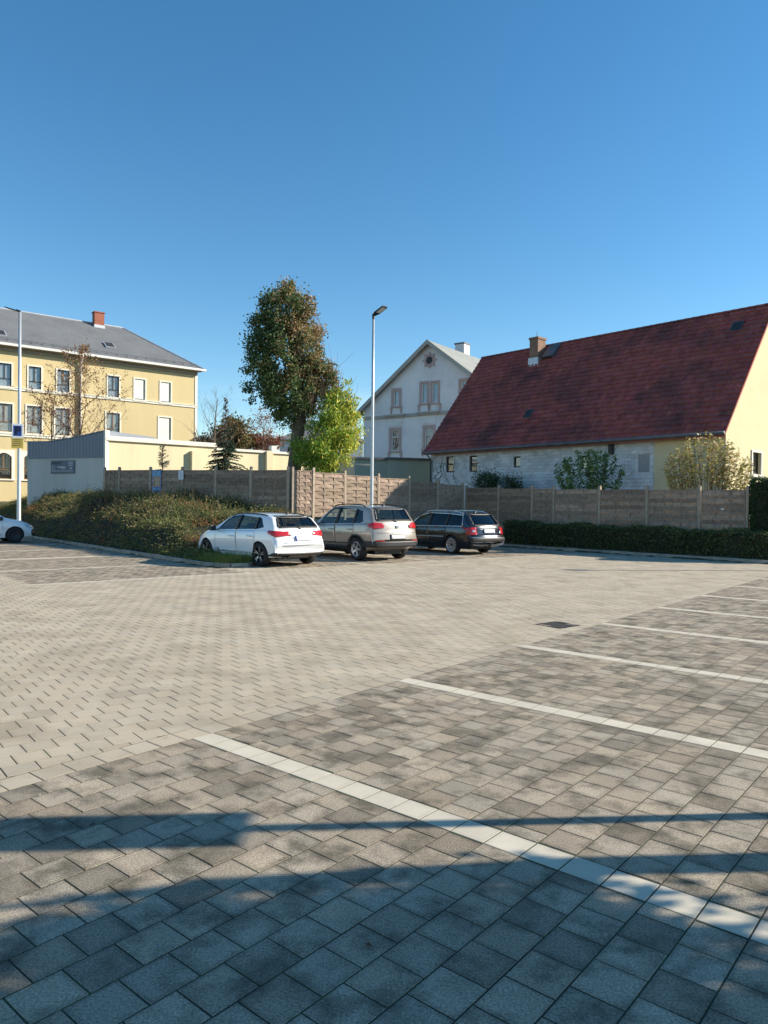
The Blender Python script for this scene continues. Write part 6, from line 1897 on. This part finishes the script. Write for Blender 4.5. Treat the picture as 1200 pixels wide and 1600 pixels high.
# ---- sprawling shrub bed on the left bank
def bed_top(P, N):
    """height of the shrub surface above the lot, or None outside the bed"""
    if P < 8.75 or N < 18.9: return None
    if N < 22.5 and P > 10.1: return None
    x, y = pn(P, N)
    q = Vector((x, y)) - Vector(FA); nn = Vector((math.sin(ANG1), -math.cos(ANG1)))
    if nn.y > 0: nn = -nn
    back = q.dot(nn)                                   # distance in front of the fence and shed line
    along_ = q.dot(Vector((math.cos(ANG1), math.sin(ANG1))))
    sc = at_y(164, 720, 38.0); back_s = (Vector((x, y)) - Vector((sc.x, sc.y))).dot(nn)   # distance in front of the shed
    if along_ > 9.9: back = back_s
    if along_ > 17.6: back = 14.0 - P    # left of the shed the bed runs on
    if back < 0.12 or P > 14.9: return None
    edge = min(P - 8.75, (10.15 - P) if N < 22.5 else 9, (14.9 - P) + 0.3)
    fr = (P - 8.75) / (P - 8.75 + back)
    h = 0.12 + 0.95 * sstep(-0.05, 0.6, edge) + 0.95 * sstep(0.12, 0.6, fr) * sstep(22, 27.5, N) * 0.9 + 0.08 * sstep(28, 34, N)
    h *= 0.28 + 0.72 * sstep(19.8, 22.6, N + (P - 8.75) * 0.2)
    h += (0.10 * math.sin(P * 2.3 + N * 1.1) + 0.08 * math.sin(N * 2.7 - P * 1.3) + 0.06 * math.sin(N * 5.1 + P * 4.2)) * sstep(20, 23, N)
    return max(h, 0.08, terrain(x, y) + 0.25)
def shrub_bed():
    x0, y0 = pn(9, 22)
    root = thing('shrub_bed', 'sprawling olive and rust ground shrubs on the bank along the left kerb', 'shrubs', (x0, y0, 0))
    st = 0.25; Ps = np.arange(8.75, 15.01, st); Ns = np.arange(18.75, 52, st)
    idx = {}; mb = MB(); vs = []; fs = []
    for i, P in enumerate(Ps):
        for j, N in enumerate(Ns):
            h = bed_top(P, N)
            if h is None: continue
            x, y = pn(P, N); idx[(i, j)] = len(vs); vs.append((x - x0, y - y0, max(0.03, h - 0.13)))
    for (i, j), a in idx.items():
        k = [(i, j), (i + 1, j), (i + 1, j + 1), (i, j + 1)]
        if all(q in idx for q in k): fs.append(tuple(idx[q] for q in k))
    nb = len(vs)
    # skirt down to the ground round the edge
    from collections import Counter
    ec = Counter(tuple(sorted((f[a], f[(a + 1) % 4]))) for f in fs for a in range(4))
    for f in list(fs):
        for a in range(4):
            e = (f[a], f[(a + 1) % 4])
            if ec[tuple(sorted(e))] == 1:
                b = len(vs); vs += [(vs[e[0]][0], vs[e[0]][1], -0.02), (vs[e[1]][0], vs[e[1]][1], -0.02)]; fs.append((e[0], b, b + 1, e[1]))
    mb.add(vs, fs); mb.build('dark_core', M['core'], root, smooth=True)  # dark sheet under the leaves, inner shade put into its colour
    C, D, T = [], [], []
    cols = [np.array(c) for c in ((0.13, 0.155, 0.045), (0.17, 0.175, 0.055), (0.10, 0.135, 0.04), (0.25, 0.20, 0.09))]
    n = 0
    while n < 24000:
        P = random.uniform(8.75, 15.0); N = 18.9 + 31 * random.random() ** 1.25
        h = bed_top(P, N)
        if h is None: continue
        n += 1
        x, y = pn(P, N)
        edge = P - 8.75
        face = edge < 0.5 and random.random() < 0.75
        z = h * random.random() if face else h - 0.12
        out = -PD if edge < 0.9 else Vector((0, 0))
        d = Vector((random.gauss(0, 0.45) + out.x * 0.6, random.gauss(0, 0.45) + out.y * 0.6, random.uniform(0.25, 1.0) if not face else random.uniform(-0.1, 0.5))).normalized()
        Ls = random.uniform(0.18, 0.42) * (1.5 if random.random() < 0.06 else 1)
        rust = math.sin(P * 1.9 + N * 0.7) * math.sin(N * 1.3 + 0.5) > 0.55 and random.random() < 0.6
        base = np.array((0.26, 0.105, 0.045)) if rust else cols[random.randrange(4)]
        if N > 25 and random.random() < 0.25: base = np.array((0.28, 0.205, 0.09))
        pt = Vector((x - x0, y - y0, z)); dd = d.copy()
        m = 6
        for q in range(m):
            dd = (dd + Vector((0, 0, -0.12))).normalized(); pt = pt + dd * Ls / m
            C.append(tuple(pt)); D.append(tuple((dd + Vector((random.gauss(0, 0.5), random.gauss(0, 0.5), random.gauss(0, 0.4)))).normalized())); T.append(base * random.uniform(0.7, 1.25))
    o = quads('foliage', leaf_quads(np.array(C), 0.07, 0.42, dirs=np.array(D)), np.clip(np.array(T), 0.01, 1), M['leaf'], root)
    root['kind'] = 'stuff'
shrub_bed()
# tall dry grass stalks standing out of the bed
def stalks():
    V4, T = [], []
    for k in range(330):
        P = random.uniform(9.4, 14.5); N = random.uniform(23.5, 36); h = bed_top(P, N)
        if h is None: continue
        x, y = pn(P, N); L = random.uniform(0.3, 0.75); a = random.uniform(0, 6.28)
        dx, dy = math.cos(a) * L * 0.35, math.sin(a) * L * 0.35; w = 0.006
        p0, p1, p2 = (x, y, h - 0.1), (x + dx * 0.4, y + dy * 0.4, h + L * 0.6), (x + dx, y + dy, h + L * 0.9)
        for s, e, w0, w1 in ((p0, p1, w, w * 0.8), (p1, p2, w * 0.8, w * 0.3)):
            V4.append([(s[0] - w0, s[1], s[2]), (s[0] + w0, s[1], s[2]), (e[0] + w1, e[1], e[2]), (e[0] - w1, e[1], e[2])]); T.append((0.36, 0.28, 0.14))
    o = quads('dry_stalks', np.array(V4), np.array(T), M['leaf']); tag(o, 'thin pale dry stalks standing up out of the left shrub bed', 'dry grass', kind='stuff')
stalks()
def grass():
    V4, T = [], []
    for k in range(6500):
        if k < 5200: P, N = random.uniform(8.62, 9.62), 17.3 + 2.3 * random.random() ** 1.5
        else: P, N = random.uniform(8.6, 9.7), random.uniform(19, 22.6)
        if math.hypot(max(0, 17.75 - N), (P - 9.1)) > 0.55: continue
        x, y = pn(P, N); z = 0.09; L = random.uniform(0.06, 0.22) * (1.2 if N < 18.6 else 0.8) * (0.55 + 0.6 * (math.sin(P * 17 + N * 5) * math.sin(N * 11) + 1) / 2); a = random.uniform(0, 6.28); w = 0.006
        dx, dy = math.cos(a) * L * 0.5, math.sin(a) * L * 0.5
        V4.append([(x - w, y, z - 0.06), (x + w, y, z - 0.06), (x + dx + w * 0.3, y + dy, z + L), (x + dx - w * 0.3, y + dy, z + L)])
        T.append(random.choice(((0.12, 0.2, 0.03), (0.17, 0.25, 0.05), (0.08, 0.13, 0.03), (0.2, 0.2, 0.08))))
    o = quads('grass', np.array(V4), np.array(T), M['leaf']); tag(o, 'bright green grass on the kerb island end beside the white hatchback', 'grass', kind='stuff')
    # soil inside the island end
    mb = MB(); pts = [pn(8.56, 23), pn(8.56, 18.2), pn(8.62, 17.65), pn(8.87, 17.31), pn(9.28, 17.27), pn(9.56, 17.52), pn(9.64, 18.1), pn(9.64, 23)]
    mb.add([(p.x, p.y, 0.075) for p in pts], [tuple(range(len(pts)))])
    o = mb.build('island_soil', M['soil']); tag(o, kind='structure')
grass()

# ---- trees beyond the right frame edge whose shade falls on the foreground
def shade_tree():
    bx, by = 5.6, 3.70
    root = thing('shade_tree', 'tree beyond the right frame edge shading the foreground paving', 'tree', (bx, by, 0))
    mb = MB(); pts = [(0, 0, -0.3), (0.01, 0.0, 0.8), (0.0, -0.01, 1.6), (-0.02, 0.01, 2.4), (0, -0.05, 3.2), (0, -0.2, 3.7)]
    mb.tube(pts, [0.11, 0.10, 0.10, 0.09, 0.06, 0.02], 10, cap=False); mb.build('trunk', M['bark'], root, smooth=True)
    br = MB(); tips = []
    for k in range(16):
        z = random.uniform(2.2, 3.3)
        branchy(br, (0, 0, z), (random.uniform(-0.5, 0.5), -1.0, random.uniform(0.0, 0.5)), random.uniform(0.6, 1.2), 0.03, 1, tips, 0.5, 0.2, 5, 3)
    br.build('limbs', M['twig'], root, smooth=True)
    C, k = clump_points(11000, (0.1, -0.95, 2.85), (0.8, 0.82, 0.72), 110, 0.15, 0.15)
    quads('crown', leaf_quads(C, 0.11, 0.6), pick([(0.09, 0.12, 0.03), (0.14, 0.12, 0.04)], len(C)), M['leaf'], root)
shade_tree()

# ---- leaf litter and crumbs on the paving
def litter():
    V4, T = [], []
    for k in range(55):
        Y_ = 2.2 + 20 * random.random() ** 1.8; x = random.uniform(-0.55, 0.55) * Y_
        if lot_out(x, Y_) > -0.3: continue
        L = random.uniform(0.008, 0.02); a = random.uniform(0, 6.28); c, s = math.cos(a), math.sin(a)
        V4.append([(x - c * L, Y_ - s * L, 0.004), (x - s * L * 0.5, Y_ + c * L * 0.5, 0.010), (x + c * L, Y_ + s * L, 0.006), (x + s * L * 0.5, Y_ - c * L * 0.5, 0.012)])
        T.append(random.choice(((0.2, 0.1, 0.05), (0.28, 0.2, 0.1), (0.1, 0.07, 0.04), (0.5, 0.46, 0.38))))
    o = quads('leaf_litter', np.array(V4), np.array(T), M['leaf']); tag(o, 'few small dry leaves and crumbs scattered over the paving', 'leaf litter', kind='stuff')
litter()
